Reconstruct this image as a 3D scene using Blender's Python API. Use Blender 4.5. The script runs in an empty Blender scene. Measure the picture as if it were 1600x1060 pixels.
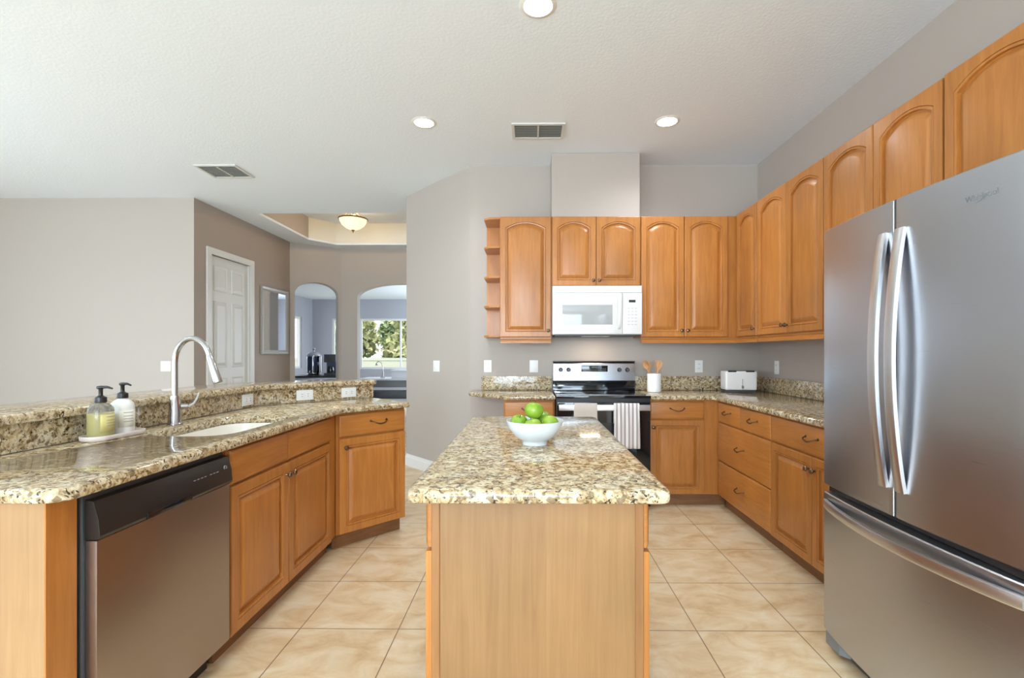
import bpy, bmesh, math, random
from mathutils import Vector, Matrix
random.seed(7)
S = bpy.context.scene
COL = S.collection
PI = math.pi
R = math.radians
# ------------------------------------------------------------------ camera
EYE = 1.26
cd = bpy.data.cameras.new('camera'); cam = bpy.data.objects.new('camera', cd); COL.objects.link(cam)
cam.location = (0, 0, EYE); cam.rotation_euler = (R(90), 0, 0.010)
cd.sensor_width = 36; cd.lens = 755 / 1600 * 36; cd.shift_x = -0.0125; cd.shift_y = 0.01375
cd.clip_start = 0.05; cd.clip_end = 300
S.camera = cam
# ------------------------------------------------------------------ world, exposure, daylight
S.view_settings.view_transform = 'Standard'; S.view_settings.look = 'None'
S.view_settings.gamma = 1; S.view_settings.use_curve_mapping = False
S.view_settings.exposure = 0.14
w = bpy.data.worlds.new('sky'); S.world = w; w.use_nodes = True
bgn = w.node_tree.nodes['Background']; bgn.inputs[0].default_value = (0.80, 0.90, 1.0, 1); bgn.inputs[1].default_value = 2.2


def light(name, kind, loc, rot, power, color=(1, 1, 1), **kw):
    d = bpy.data.lights.new(name, kind); d.energy = power; d.color = color
    for k, v in kw.items(): setattr(d, k, v)
    o = bpy.data.objects.new(name, d); COL.objects.link(o); o.location = loc; o.rotation_euler = rot
    return o


DAY = (0.66, 0.84, 1.0)
light('sun', 'SUN', (4, -4, 12), (R(38), R(12), R(20)), 3.0, (1, .96, .88), angle=R(1))
# area lamps fill in daylight at unseen windows behind the camera and in the living side
light('daylight_fill', 'AREA', (-0.6, -5.42, 1.30), (R(90), 0, 0), 250, DAY, shape='RECTANGLE', size=3.3, size_y=2.1)
light('daylight_fill', 'AREA', (-5.2, -5.42, 1.30), (R(90), 0, 0), 170, DAY, shape='RECTANGLE', size=2.6, size_y=2.1)
light('daylight_fill', 'AREA', (-6.9, 1.0, 1.35), (R(90), 0, R(-90)), 115, DAY, shape='RECTANGLE', size=3.2, size_y=2.1)
light('daylight_fill', 'AREA', (-1.12, 10.2, 1.45), (R(90), 0, R(90)), 60, (0.74, 0.86, 1), shape='RECTANGLE', size=1.5, size_y=1.4)  # added lamp at an unseen side window, lights the room beyond

# ------------------------------------------------------------------ materials
def new_mat(name):
    m = bpy.data.materials.new(name); m.use_nodes = True
    nt = m.node_tree; return m, nt, nt.nodes['Principled BSDF']


def pset(b, **kw):
    names = dict(col='Base Color', rough='Roughness', metal='Metallic', spec='Specular IOR Level', coat='Coat Weight',
                 coatr='Coat Roughness', trans='Transmission Weight', ior='IOR', emc='Emission Color', ems='Emission Strength',
                 alpha='Alpha', aniso='Anisotropic', sss='Subsurface Weight', sheen='Sheen Weight')
    for k, v in kw.items():
        if k in ('col', 'emc'): v = tuple(v) + (1,)
        b.inputs[names[k]].default_value = v


def srgb(r, g, b):
    f = lambda c: (c / 255 / 12.92) if c / 255 <= 0.04045 else ((c / 255 + 0.055) / 1.055) ** 2.4
    return (f(r), f(g), f(b))


def plain(name, col, rough=0.5, **kw):
    m, nt, b = new_mat(name); pset(b, col=col, rough=rough, **kw); return m


def N(nt, t, **kw):
    n = nt.nodes.new(t)
    for k, v in kw.items():
        if k in n.inputs: n.inputs[k].default_value = v
        else: setattr(n, k, v)
    return n


def ramp(nt, stops):
    n = nt.nodes.new('ShaderNodeValToRGB'); cr = n.color_ramp
    while len(cr.elements) < len(stops): cr.elements.new(0.5)
    for e, (p, c) in zip(cr.elements, stops):
        e.position = p; e.color = tuple(c) + (1,)
    return n


def coords(nt, scale, rnd=False):
    tc = N(nt, 'ShaderNodeTexCoord'); mp = N(nt, 'ShaderNodeMapping'); mp.inputs['Scale'].default_value = scale
    nt.links.new(tc.outputs['Object'], mp.inputs['Vector'])
    if rnd:
        oi = N(nt, 'ShaderNodeObjectInfo'); ml = N(nt, 'ShaderNodeMath', operation='MULTIPLY'); ml.inputs[1].default_value = 40
        nt.links.new(oi.outputs['Random'], ml.inputs[0])
        cx = N(nt, 'ShaderNodeCombineXYZ')
        for i in range(3): nt.links.new(ml.outputs[0], cx.inputs[i])
        nt.links.new(cx.outputs[0], mp.inputs['Location'])
    return mp


def wood(name, scale, stops, rough=0.36, coat=0.16, nscale=1.0):
    m, nt, b = new_mat(name)
    mp = coords(nt, scale, True)
    n1 = N(nt, 'ShaderNodeTexNoise', Scale=nscale * 2.2, Detail=6, Roughness=0.6, Distortion=0.9)
    nt.links.new(mp.outputs[0], n1.inputs['Vector'])
    rp = ramp(nt, stops); nt.links.new(n1.outputs['Fac'], rp.inputs[0])
    # broad tone patches (maple figure)
    mp2 = coords(nt, (3, 3, 2), True)
    n2 = N(nt, 'ShaderNodeTexNoise', Scale=1.3, Detail=3); nt.links.new(mp2.outputs[0], n2.inputs['Vector'])
    oi = N(nt, 'ShaderNodeObjectInfo')
    ad = N(nt, 'ShaderNodeMath', operation='MULTIPLY_ADD'); ad.inputs[1].default_value = 0.16; nt.links.new(oi.outputs['Random'], ad.inputs[0])
    mr = N(nt, 'ShaderNodeMapRange'); mr.inputs['From Min'].default_value = .3; mr.inputs['From Max'].default_value = .7
    mr.inputs['To Min'].default_value = .80; mr.inputs['To Max'].default_value = 1.02
    nt.links.new(n2.outputs['Fac'], mr.inputs[0]); nt.links.new(mr.outputs[0], ad.inputs[2])
    hs = N(nt, 'ShaderNodeHueSaturation'); nt.links.new(rp.outputs[0], hs.inputs['Color']); nt.links.new(ad.outputs[0], hs.inputs['Value'])
    nt.links.new(hs.outputs[0], b.inputs['Base Color'])
    bp = N(nt, 'ShaderNodeBump', Strength=0.04, Distance=0.002); nt.links.new(n1.outputs['Fac'], bp.inputs['Height'])
    nt.links.new(bp.outputs[0], b.inputs['Normal'])
    pset(b, rough=rough, coat=coat, coatr=0.2)
    return m


HON = [(0.28, srgb(170, 106, 47)), (0.5, srgb(182, 117, 54)), (0.75, srgb(193, 129, 63))]
WV = wood('honey_maple_vertical', (16, 16, 1.3), HON)
WH = wood('honey_maple_horizontal', (1.6, 1.6, 22), HON)
WEND = wood('pale_oak_laminate', (30, 30, 1.1), [(0.28, srgb(140, 102, 62)), (0.5, srgb(148, 110, 68)), (0.75, srgb(156, 119, 76))], rough=0.4, coat=0.1)
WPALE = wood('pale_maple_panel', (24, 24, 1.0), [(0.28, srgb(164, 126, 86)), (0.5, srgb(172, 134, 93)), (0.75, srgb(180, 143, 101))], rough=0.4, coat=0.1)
WSTILE = wood('honey_maple_darkened', (20, 20, 1.2), [(0.28, srgb(138, 94, 52)), (0.5, srgb(148, 103, 60)), (0.75, srgb(158, 113, 68))], rough=0.45, coat=0.05)  # same cabinet maple, copy darkened against strong light on the island stiles
WTOE = wood('toe_kick_wood', (1.6, 1.6, 20), [(0.3, srgb(122, 82, 50)), (0.7, srgb(150, 104, 66))], rough=0.5, coat=0)


def granite(name, sc=1.0, shift=0):
    m, nt, b = new_mat(name)
    mp = coords(nt, (sc, sc, sc)); mp.inputs['Location'].default_value = (shift, shift * 2, 0)
    v = mp.outputs[0]
    nb = N(nt, 'ShaderNodeTexNoise', Scale=34, Detail=5, Roughness=0.62, Distortion=1.2); nt.links.new(v, nb.inputs['Vector'])
    r1 = ramp(nt, [(0.34, srgb(112, 88, 60)), (0.42, srgb(166, 140, 102)), (0.50, srgb(194, 172, 134)), (0.62, srgb(220, 207, 178))])
    nt.links.new(nb.outputs['Fac'], r1.inputs[0])
    # pale patches
    npch = N(nt, 'ShaderNodeTexNoise', Scale=9, Detail=3, Roughness=0.6, Distortion=0.8); nt.links.new(v, npch.inputs['Vector'])
    r2 = ramp(nt, [(0.50, (0, 0, 0)), (0.68, (.45, .45, .45))]); nt.links.new(npch.outputs['Fac'], r2.inputs[0])
    mx = N(nt, 'ShaderNodeMixRGB'); mx.inputs[2].default_value = srgb(200, 193, 178) + (1,)
    nt.links.new(r2.outputs[0], mx.inputs[0]); nt.links.new(r1.outputs[0], mx.inputs[1])
    # grey brown flecks
    vo = N(nt, 'ShaderNodeTexVoronoi', Scale=85); nt.links.new(v, vo.inputs['Vector'])
    bw = N(nt, 'ShaderNodeSeparateColor'); nt.links.new(vo.outputs['Color'], bw.inputs[0])
    r3 = ramp(nt, [(0.0, (.75, .75, .75)), (0.14, (.75, .75, .75)), (0.17, (0, 0, 0))]); nt.links.new(bw.outputs[0], r3.inputs[0])
    mx2 = N(nt, 'ShaderNodeMixRGB'); mx2.inputs[2].default_value = srgb(112, 92, 66) + (1,)
    nt.links.new(r3.outputs[0], mx2.inputs[0]); nt.links.new(mx.outputs[0], mx2.inputs[1])
    # near-black mica
    nd = N(nt, 'ShaderNodeTexNoise', Scale=62, Detail=4, Roughness=0.6, Distortion=1.5); nt.links.new(v, nd.inputs['Vector'])
    r4 = ramp(nt, [(0.0, (1, 1, 1)), (0.39, (1, 1, 1)), (0.415, (0, 0, 0))]); nt.links.new(nd.outputs['Fac'], r4.inputs[0])
    mx3 = N(nt, 'ShaderNodeMixRGB'); mx3.inputs[2].default_value = srgb(52, 42, 34) + (1,)
    nt.links.new(r4.outputs[0], mx3.inputs[0]); nt.links.new(mx2.outputs[0], mx3.inputs[1])
    nt.links.new(mx3.outputs[0], b.inputs['Base Color'])
    pset(b, rough=0.10, spec=0.55)
    return m


GR = granite('speckled_granite')


def paint(name, col, bump=0.06, bscale=120, rough=0.6):
    m, nt, b = new_mat(name); pset(b, col=col, rough=rough)
    mp = coords(nt, (1, 1, 1)); n = N(nt, 'ShaderNodeTexNoise', Scale=bscale, Detail=3); nt.links.new(mp.outputs[0], n.inputs['Vector'])
    bp = N(nt, 'ShaderNodeBump', Strength=bump, Distance=0.01); nt.links.new(n.outputs['Fac'], bp.inputs['Height']); nt.links.new(bp.outputs[0], b.inputs['Normal'])
    return m


WALL = paint('greige_wall_paint', srgb(182, 172, 163))
WALLT = paint('taupe_wall_paint', srgb(172, 156, 143))
CEIL = paint('ceiling_paint', srgb(236, 243, 251), bump=0.16, bscale=60, rough=0.8)
WHITE = plain('white_trim_paint', srgb(232, 230, 226), 0.4)
CREAM = plain('cream_paint', srgb(230, 225, 212), 0.6)
BLUEW = paint('daylight_cooled_wall', srgb(176, 178, 186))  # wall colour cooled to carry the bluish daylight of the room beyond


def tiles():
    m, nt, b = new_mat('beige_floor_tile')
    tc = N(nt, 'ShaderNodeTexCoord'); mp = N(nt, 'ShaderNodeMapping'); nt.links.new(tc.outputs['Object'], mp.inputs['Vector'])
    sx, sy = 0.4515, 0.457
    mp.inputs['Scale'].default_value = (1 / sx, 1 / sy, 1)
    mp.inputs['Location'].default_value = (1.049 / sx, -2.199 / sy, 0)
    br = N(nt, 'ShaderNodeTexBrick'); br.offset = 0; br.squash = 1
    for k, v in {'Scale': 1, 'Mortar Size': 0.0055, 'Mortar Smooth': 0.1, 'Brick Width': 1, 'Row Height': 1, 'Bias': 0}.items(): br.inputs[k].default_value = v
    br.inputs['Color1'].default_value = (0.42, .42, .42, 1); br.inputs['Color2'].default_value = (0.58, .58, .58, 1); br.inputs['Mortar'].default_value = (0, 0, 0, 1)
    nt.links.new(mp.outputs[0], br.inputs['Vector'])
    mp2 = coords(nt, (1, 1.6, 1)); n1 = N(nt, 'ShaderNodeTexNoise', Scale=5, Detail=7, Roughness=0.62, Distortion=0.6); nt.links.new(mp2.outputs[0], n1.inputs['Vector'])
    r1 = ramp(nt, [(0.30, srgb(208, 174, 128)), (0.48, srgb(227, 201, 161)), (0.68, srgb(238, 222, 194))]); nt.links.new(n1.outputs['Fac'], r1.inputs[0])
    hs = N(nt, 'ShaderNodeHueSaturation'); mr = N(nt, 'ShaderNodeMapRange'); mr.inputs['To Min'].default_value = .88; mr.inputs['To Max'].default_value = 1.1
    nt.links.new(br.outputs['Color'], mr.inputs[0]); nt.links.new(mr.outputs[0], hs.inputs['Value']); nt.links.new(r1.outputs[0], hs.inputs['Color'])
    mx = N(nt, 'ShaderNodeMixRGB'); mx.inputs[2].default_value = srgb(140, 114, 88) + (1,)
    nt.links.new(br.outputs['Fac'], mx.inputs[0]); nt.links.new(hs.outputs[0], mx.inputs[1]); nt.links.new(mx.outputs[0], b.inputs['Base Color'])
    bp = N(nt, 'ShaderNodeBump', Strength=0.25, Distance=0.003, invert=True); nt.links.new(br.outputs['Fac'], bp.inputs['Height']); nt.links.new(bp.outputs[0], b.inputs['Normal'])
    pset(b, rough=0.33)
    return m


TILE = tiles()


def brushed(name, col, rough=0.28, scale=(2, 2, 260), metal=1.0):
    m, nt, b = new_mat(name); pset(b, col=col, rough=rough, metal=metal)
    mp = coords(nt, scale); n = N(nt, 'ShaderNodeTexNoise', Scale=3, Detail=3); nt.links.new(mp.outputs[0], n.inputs['Vector'])
    mr = N(nt, 'ShaderNodeMapRange'); mr.inputs['To Min'].default_value = rough * .8; mr.inputs['To Max'].default_value = rough * 1.25
    nt.links.new(n.outputs['Fac'], mr.inputs[0]); nt.links.new(mr.outputs[0], b.inputs['Roughness'])
    return m


STEEL = brushed('brushed_stainless', srgb(186, 189, 196), 0.30)
STEELD = brushed('brushed_stainless_warm', srgb(164, 154, 148), 0.34)
HANDLE = plain('satin_steel_handle', srgb(214, 214, 216), 0.33, metal=1)
CHROME = plain('chrome', (.50, .50, .52), 0.16, metal=1)
PEWTER = plain('antique_pewter', srgb(126, 104, 84), 0.32, metal=1)
BRASS = plain('aged_brass', srgb(140, 116, 80), 0.35, metal=1)
BLACKG = plain('black_glass', (0.008, 0.009, 0.012), 0.07, coat=.5)
BLACKP = plain('black_plastic', (0.018, 0.016, 0.016), 0.28)
DARKP = plain('dark_grey_plastic', (0.06, 0.06, 0.065), 0.45)
GREYP = plain('grey_plastic', (0.22, 0.23, 0.24), 0.45)
WPLAST = plain('white_appliance', srgb(236, 234, 232), 0.22)
WMATTE = plain('white_ceramic_matte', srgb(236, 234, 230), 0.45)
CERAM = plain('white_ceramic', srgb(238, 238, 236), 0.12)
CERAMB = plain('pale_ceramic_bowl', srgb(222, 228, 230), 0.2)
SINKM = plain('bisque_sink', srgb(240, 234, 222), 0.2)
PLATE = plain('white_wallplate', srgb(240, 240, 238), 0.35)
SLOT = plain('socket_slot', srgb(90, 90, 90), 0.5)
MWWIN = plain('microwave_window', srgb(176, 178, 178), 0.08)
INK = plain('pale_ink', srgb(150, 150, 152), 0.5)
INKD = plain('dark_ink', srgb(60, 60, 60), 0.5)
SPOON = wood('utensil_beech', (18, 18, 3), [(0.3, srgb(186, 132, 84)), (0.7, srgb(214, 166, 118))], 0.5, 0)
DARKW = plain('dark_furniture', srgb(42, 44, 52), 0.4)
WFURN = plain('white_furniture', srgb(232, 234, 240), 0.35)
MIRR = plain('mirror_glass', (.9, .92, .93), 0.02, metal=1)
SILVERF = plain('silver_frame', srgb(196, 194, 190), 0.35, metal=.5)
VENTB = plain('vent_dark', srgb(120, 120, 118), 0.8)
VENTW = plain('vent_enamel', srgb(214, 213, 209), 0.5)
FENCEM = plain('vinyl_fence', srgb(196, 192, 178), 0.5)
GRASS = plain('lawn', srgb(110, 138, 74), 0.9)
BARK = plain('bark', srgb(104, 86, 66), 0.9)
COILM = plain('burner_mark', (0.05, 0.05, 0.055), 0.2)


def emit(name, col, s):
    m, nt, b = new_mat(name); pset(b, col=(0.9, .9, .9), emc=col, ems=s, rough=0.5); return m


LED = emit('led_lens', (1, .97, .92), 14)
BOWLG = emit('alabaster_glass', (1, .84, .58), .95); BOWLG.node_tree.nodes['Principled BSDF'].inputs[0].default_value = (.5, .42, .3, 1)
DISP = plain('clock_display', (.02, .03, .035), .3, emc=(0.4, 0.9, 0.8), ems=0.04)


def glass_mat():
    m = bpy.data.materials.new('window_glass'); m.use_nodes = True; nt = m.node_tree; nt.nodes.clear()
    o = N(nt, 'ShaderNodeOutputMaterial'); t = N(nt, 'ShaderNodeBsdfTransparent'); g = N(nt, 'ShaderNodeBsdfGlossy', Roughness=0.01)
    mx = N(nt, 'ShaderNodeMixShader'); mx.inputs[0].default_value = 0.06
    nt.links.new(t.outputs[0], mx.inputs[1]); nt.links.new(g.outputs[0], mx.inputs[2]); nt.links.new(mx.outputs[0], o.inputs[0]); return m


GLASS = glass_mat()
BOTTLE = plain('clear_bottle', (.95, .96, .93), 0.04, trans=.9, ior=1.3)
SOAP = plain('olive_soap', srgb(214, 200, 112), 0.15)
LABEL = plain('cream_label', srgb(214, 200, 130), 0.5)
LABELW = plain('ivory_label', srgb(240, 236, 222), 0.5)
TRAYM = plain('pinkish_stone_tray', srgb(232, 220, 214), 0.4)


def apple_mat():
    m, nt, b = new_mat('green_apple'); mp = coords(nt, (1, 1, 1), True)
    n = N(nt, 'ShaderNodeTexNoise', Scale=14, Detail=3); nt.links.new(mp.outputs[0], n.inputs['Vector'])
    r = ramp(nt, [(0.35, srgb(120, 158, 40)), (0.6, srgb(148, 176, 58)), (0.8, srgb(178, 190, 84))]); nt.links.new(n.outputs['Fac'], r.inputs[0])
    nt.links.new(r.outputs[0], b.inputs['Base Color']); pset(b, rough=0.25, sss=.0); return m


APPLE = apple_mat()


def towel_mat(name, c1, c2, freq):
    m, nt, b = new_mat(name); pset(b, rough=0.9, sheen=.3)
    tc = N(nt, 'ShaderNodeTexCoord'); wv = N(nt, 'ShaderNodeTexWave', Scale=freq); wv.wave_type = 'BANDS'; wv.bands_direction = 'X'
    nt.links.new(tc.outputs['Object'], wv.inputs['Vector'])
    r = ramp(nt, [(0.52, c1), (0.62, c2)]); nt.links.new(wv.outputs['Fac'], r.inputs[0]); nt.links.new(r.outputs[0], b.inputs['Base Color']); return m


TOWS = towel_mat('striped_linen', srgb(238, 234, 232), srgb(172, 159, 157), 10)
TOWP = plain('beige_linen', srgb(206, 194, 184), 0.9, sheen=.3)


def leaf_mat(name, a, c):
    m, nt, b = new_mat(name); mp = coords(nt, (1, 1, 1)); n = N(nt, 'ShaderNodeTexNoise', Scale=2.5, Detail=3); nt.links.new(mp.outputs[0], n.inputs['Vector'])
    r = ramp(nt, [(0.35, a), (0.65, c)]); nt.links.new(n.outputs['Fac'], r.inputs[0]); nt.links.new(r.outputs[0], b.inputs['Base Color']); pset(b, rough=.7); return m


LEAF = leaf_mat('leaf_green', srgb(112, 134, 84), srgb(176, 186, 134))
LEAF2 = leaf_mat('leaf_yellow', srgb(156, 162, 104), srgb(204, 200, 150))


# ------------------------------------------------------------------ mesh helpers
class MB:
    def __init__(s): s.bm = bmesh.new()

    def box(s, x0, x1, y0, y1, z0, z1):
        v = [s.bm.verts.new(p) for p in ((x0, y0, z0), (x1, y0, z0), (x1, y1, z0), (x0, y1, z0), (x0, y0, z1), (x1, y0, z1), (x1, y1, z1), (x0, y1, z1))]
        for f in ((0, 3, 2, 1), (4, 5, 6, 7), (0, 1, 5, 4), (1, 2, 6, 5), (2, 3, 7, 6), (3, 0, 4, 7)): s.bm.faces.new([v[i] for i in f])
        return s

    def loft(s, rings, cap=True, closed=True):
        vr = [[s.bm.verts.new(p) for p in r] for r in rings]
        n = len(vr[0])
        for a, b in zip(vr, vr[1:]):
            for i in range(n if closed else n - 1):
                j = (i + 1) % n; s.bm.faces.new((a[i], a[j], b[j], b[i]))
        if cap:
            s.bm.faces.new(list(reversed(vr[0]))); s.bm.faces.new(vr[-1])
        return s

    def prism(s, poly, z0, z1):
        return s.loft([[(x, y, z0) for x, y in poly], [(x, y, z1) for x, y in poly]])

    def lathe(s, prof, n=32, c=(0, 0, 0), axis='z', cap=False):
        rings = []
        for r, h in prof:
            ring = []
            for i in range(n):
                a = 2 * PI * i / n; u, v = r * math.cos(a), r * math.sin(a)
                p = {'z': (u, v, h), 'y': (u, h, v), 'x': (h, u, v)}[axis]
                ring.append((p[0] + c[0], p[1] + c[1], p[2] + c[2]))
            rings.append(ring)
        return s.loft(rings, cap=cap)

    def tube(s, pts, r, n=12, up=(0, 0, 1), rect=None):
        pts = [Vector(p) for p in pts]; rings = []
        rs = r if isinstance(r, (list, tuple)) else [r] * len(pts)
        t0 = (pts[1] - pts[0]).normalized(); u = Vector(up)
        if abs(u.dot(t0)) > .95: u = Vector((1, 0, 0)) if abs(t0.x) < .9 else Vector((0, 1, 0))
        x = (u - t0 * u.dot(t0)).normalized()
        for i, p in enumerate(pts):
            t = ((pts[min(i + 1, len(pts) - 1)] - pts[max(i - 1, 0)])).normalized()
            x = (x - t * x.dot(t)).normalized(); y = t.cross(x)
            if rect:
                a, b = rect; k = rs[i]
                rings.append([tuple(p + x * (dx * a * k) + y * (dy * b * k)) for dx, dy in ((-1, -.75), (-.75, -1), (.75, -1), (1, -.75), (1, .75), (.75, 1), (-.75, 1), (-1, .75))])
            else:
                rings.append([tuple(p + x * (rs[i] * math.cos(2 * PI * k / n)) + y * (rs[i] * math.sin(2 * PI * k / n))) for k in range(n)])
        return s.loft(rings)

    def build(s, name, mat, parent=None, loc=None, rotz=None, bevel=0, seg=2, smooth=True, rot=None, angle=35):
        bm = s.bm
        bmesh.ops.recalc_face_normals(bm, faces=bm.faces[:])
        if bevel:
            es = [e for e in bm.edges if len(e.link_faces) == 2 and e.calc_face_angle(0) > R(30)]
            bmesh.ops.bevel(bm, geom=es, offset=bevel, segments=seg, profile=0.7, affect='EDGES', clamp_overlap=True)
        me = bpy.data.meshes.new(name); bm.to_mesh(me); bm.free()
        if smooth:
            me.shade_smooth(); me.set_sharp_from_angle(angle=R(angle))
        me.materials.append(mat)
        o = bpy.data.objects.new(name, me); COL.objects.link(o)
        if parent: o.parent = parent
        if loc: o.location = loc
        if rotz is not None: o.rotation_euler = (0, 0, rotz)
        if rot: o.rotation_euler = rot
        return o


def tag(o, label, cat, group=None):
    o['label'] = label; o['category'] = cat
    if group: o['group'] = group
    return o


def thing(name, label, cat, loc=(0, 0, 0), rotz=0, group=None):
    o = bpy.data.objects.new(name, None); COL.objects.link(o); o.empty_display_size = .05
    o.location = loc; o.rotation_euler = (0, 0, rotz)
    return tag(o, label, cat, group)


def struct(o): o['kind'] = 'structure'; return o


def sbox(name, mat, *b):
    return struct(MB().box(*b).build(name, mat, smooth=False))


def text(s, size, loc, rot, mat, parent, name='lettering', depth=0.0004, sx=1.0):
    c = bpy.data.curves.new(name, 'FONT'); c.body = s; c.size = size; c.extrude = depth; c.align_x = 'CENTER'; c.align_y = 'CENTER'
    t = bpy.data.objects.new('tmp', c); COL.objects.link(t)
    me = bpy.data.meshes.new_from_object(t.evaluated_get(bpy.context.evaluated_depsgraph_get()))
    bpy.data.objects.remove(t); bpy.data.curves.remove(c)
    me.materials.clear(); me.materials.append(mat)
    o = bpy.data.objects.new(name, me); COL.objects.link(o); o.parent = parent; o.location = loc; o.rotation_euler = rot; o.scale = (sx, 1, 1)
    return o


def copy_tree(o, parent=None):
    c = o.copy(); COL.objects.link(c)
    if parent: c.parent = parent
    for ch in list(o.children): copy_tree(ch, c)
    return c


def area2(p): return sum(p[i][0] * p[(i + 1) % len(p)][1] - p[(i + 1) % len(p)][0] * p[i][1] for i in range(len(p)))


def inset(poly, d):
    if area2(poly) < 0: poly = poly[::-1]
    out = []; n = len(poly)
    for i in range(n):
        a, b, c = Vector(poly[i - 1]), Vector(poly[i]), Vector(poly[(i + 1) % n])
        e1 = (b - a).normalized(); e2 = (c - b).normalized()
        n1 = Vector((-e1.y, e1.x)); n2 = Vector((-e2.y, e2.x))
        k = 1 + n1.dot(n2); v = (n1 + n2) / max(k, .2)
        out.append(tuple(b + v * d))
    return out


def fillet(poly, radii, seg=6):
    if area2(poly) < 0: poly = poly[::-1]; radii = radii[::-1]
    out = []; n = len(poly)
    for i in range(n):
        r = radii[i]; b = Vector(poly[i])
        if not r: out.append(tuple(b)); continue
        a = Vector(poly[i - 1]); c = Vector(poly[(i + 1) % n])
        u = (a - b).normalized(); v = (c - b).normalized()
        ang = u.angle(v); t = r / math.tan(ang / 2)
        p0 = b + u * t; p1 = b + v * t
        cen = b + (u + v).normalized() * (r / math.sin(ang / 2))
        a0 = math.atan2(p0.y - cen.y, p0.x - cen.x); a1 = math.atan2(p1.y - cen.y, p1.x - cen.x)
        d = (a1 - a0 + PI) % (2 * PI) - PI
        for k in range(seg + 1):
            q = a0 + d * k / seg; out.append((cen.x + r * math.cos(q), cen.y + r * math.sin(q)))
    return out


def slab(mb, poly, z0, z1, e=0.014):
    h = z1 - z0
    prof = [(e * .6, 0), (e * .15, h * .10), (0, h * .28), (0, h * .60), (e * .12, h * .78), (e * .42, h * .93), (e, h)]
    return mb.loft([[(x, y, z0 + dz) for x, y in inset(poly, d)] for d, dz in prof])


# ------------------------------------------------------------------ setting
CZ = 3.03; BY = 4.56; RX = 2.14
T = 0.12
fl = MB().box(-7.1, RX + T, -5.6, 12.2, -0.1, 0).build('floor', TILE, smooth=False); struct(fl)
sbox('wall_back', WALL, -0.562, RX + T, BY, BY + T, 0, CZ)
sbox('wall_right', WALL, RX, RX + T, -5.5, BY, 0, CZ)
# angled wall + foyer side wall, one L-shaped run
a = MB(); a.prism([(-0.562, BY), (-1.39, 5.44), (-1.39, 8.14), (-1.27, 8.14), (-1.27, 5.49), (-0.52, BY + .12), (-0.5, BY + .02)], 0, CZ)
struct(a.build('wall_angled', WALL, smooth=False))
# bulkhead over the range
struct(MB().box(0.195, 0.972, 4.275, BY - .001, 2.46, CZ - .001).build('wall_bulkhead', WALL, bevel=.004, smooth=False))
sbox('wall_left', WALL, -7.0, -3.82, 5.46, 5.46 + T, 0, CZ)


def wall_holes(mb, u0, u1, z0, z1, holes, put):
    """wall with rectangular holes [(a,b,c,d)] along u; put(mb,u0,u1,z0,z1) adds a box"""
    us = sorted(holes); x = u0
    for (a_, b_, c_, d_) in us:
        if a_ > x: put(mb, x, a_, z0, z1)
        if c_ > z0: put(mb, a_, b_, z0, c_)
        if d_ < z1: put(mb, a_, b_, d_, z1)
        x = b_
    if x < u1: put(mb, x, u1, z0, z1)


mb = MB(); wall_holes(mb, 5.462, 7.66, 0, CZ, [(5.74, 6.56, 0, 2.45)], lambda m, a_, b_, c_, d_: m.box(-3.82 - T, -3.8195, a_, b_, c_, d_))
struct(mb.build('wall_foyer', WALLT, smooth=False))
# rear and living-side walls with their windows (behind and beside the camera)
mb = MB(); wall_holes(mb, -7.0, RX + T, 0, CZ, [(-6.6, -3.8, .2, 2.4), (-2.3, 1.1, .2, 2.4)], lambda m, a_, b_, c_, d_: m.box(a_, b_, -5.6, -5.5, c_, d_))
struct(mb.build('wall_rear', WALL, smooth=False))
mb = MB(); wall_holes(mb, -5.5, 5.46 + T, 0, CZ, [(-.7, 2.7, .25, 2.45)], lambda m, a_, b_, c_, d_: m.box(-7.1, -7.0, a_, b_, c_, d_))
struct(mb.build('wall_living', WALL, smooth=False))


def window(name, loc, rotz, w_, h_, muntins=(0, 0), t=.05):
    """frame in local xz plane, origin bottom centre"""
    f = MB(); b = .05
    f.box(-w_ / 2, w_ / 2, -t / 2, t / 2, 0, b); f.box(-w_ / 2, w_ / 2, -t / 2, t / 2, h_ - b, h_)
    f.box(-w_ / 2, -w_ / 2 + b, -t / 2, t / 2, b, h_ - b); f.box(w_ / 2 - b, w_ / 2, -t / 2, t / 2, b, h_ - b)
    for i in range(muntins[0]):
        x = -w_ / 2 + w_ * (i + 1) / (muntins[0] + 1); f.box(x - .02, x + .02, -t / 2, t / 2, b, h_ - b)
    for i in range(muntins[1]):
        z = h_ * (i + 1) / (muntins[1] + 1); f.box(-w_ / 2 + b, w_ / 2 - b, -t / 2 + .001, t / 2 - .001, z - .02, z + .02)
    o = struct(f.build(name, WHITE, loc=loc, rotz=rotz, smooth=False))
    g = MB().box(-w_ / 2 + b * .8, w_ / 2 - b * .8, -.003, .003, b * .8, h_ - b * .8).build('pane', GLASS, o, smooth=False)
    return o


window('window_1', (-0.6, -5.55, .2), 0, 3.4, 2.2, (1, 0))
window('window_2', (-5.2, -5.55, .2), 0, 2.8, 2.2, (1, 0))
window('window_3', (-7.05, 1.0, .25), R(90), 3.4, 2.2, (1, 0))

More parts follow.
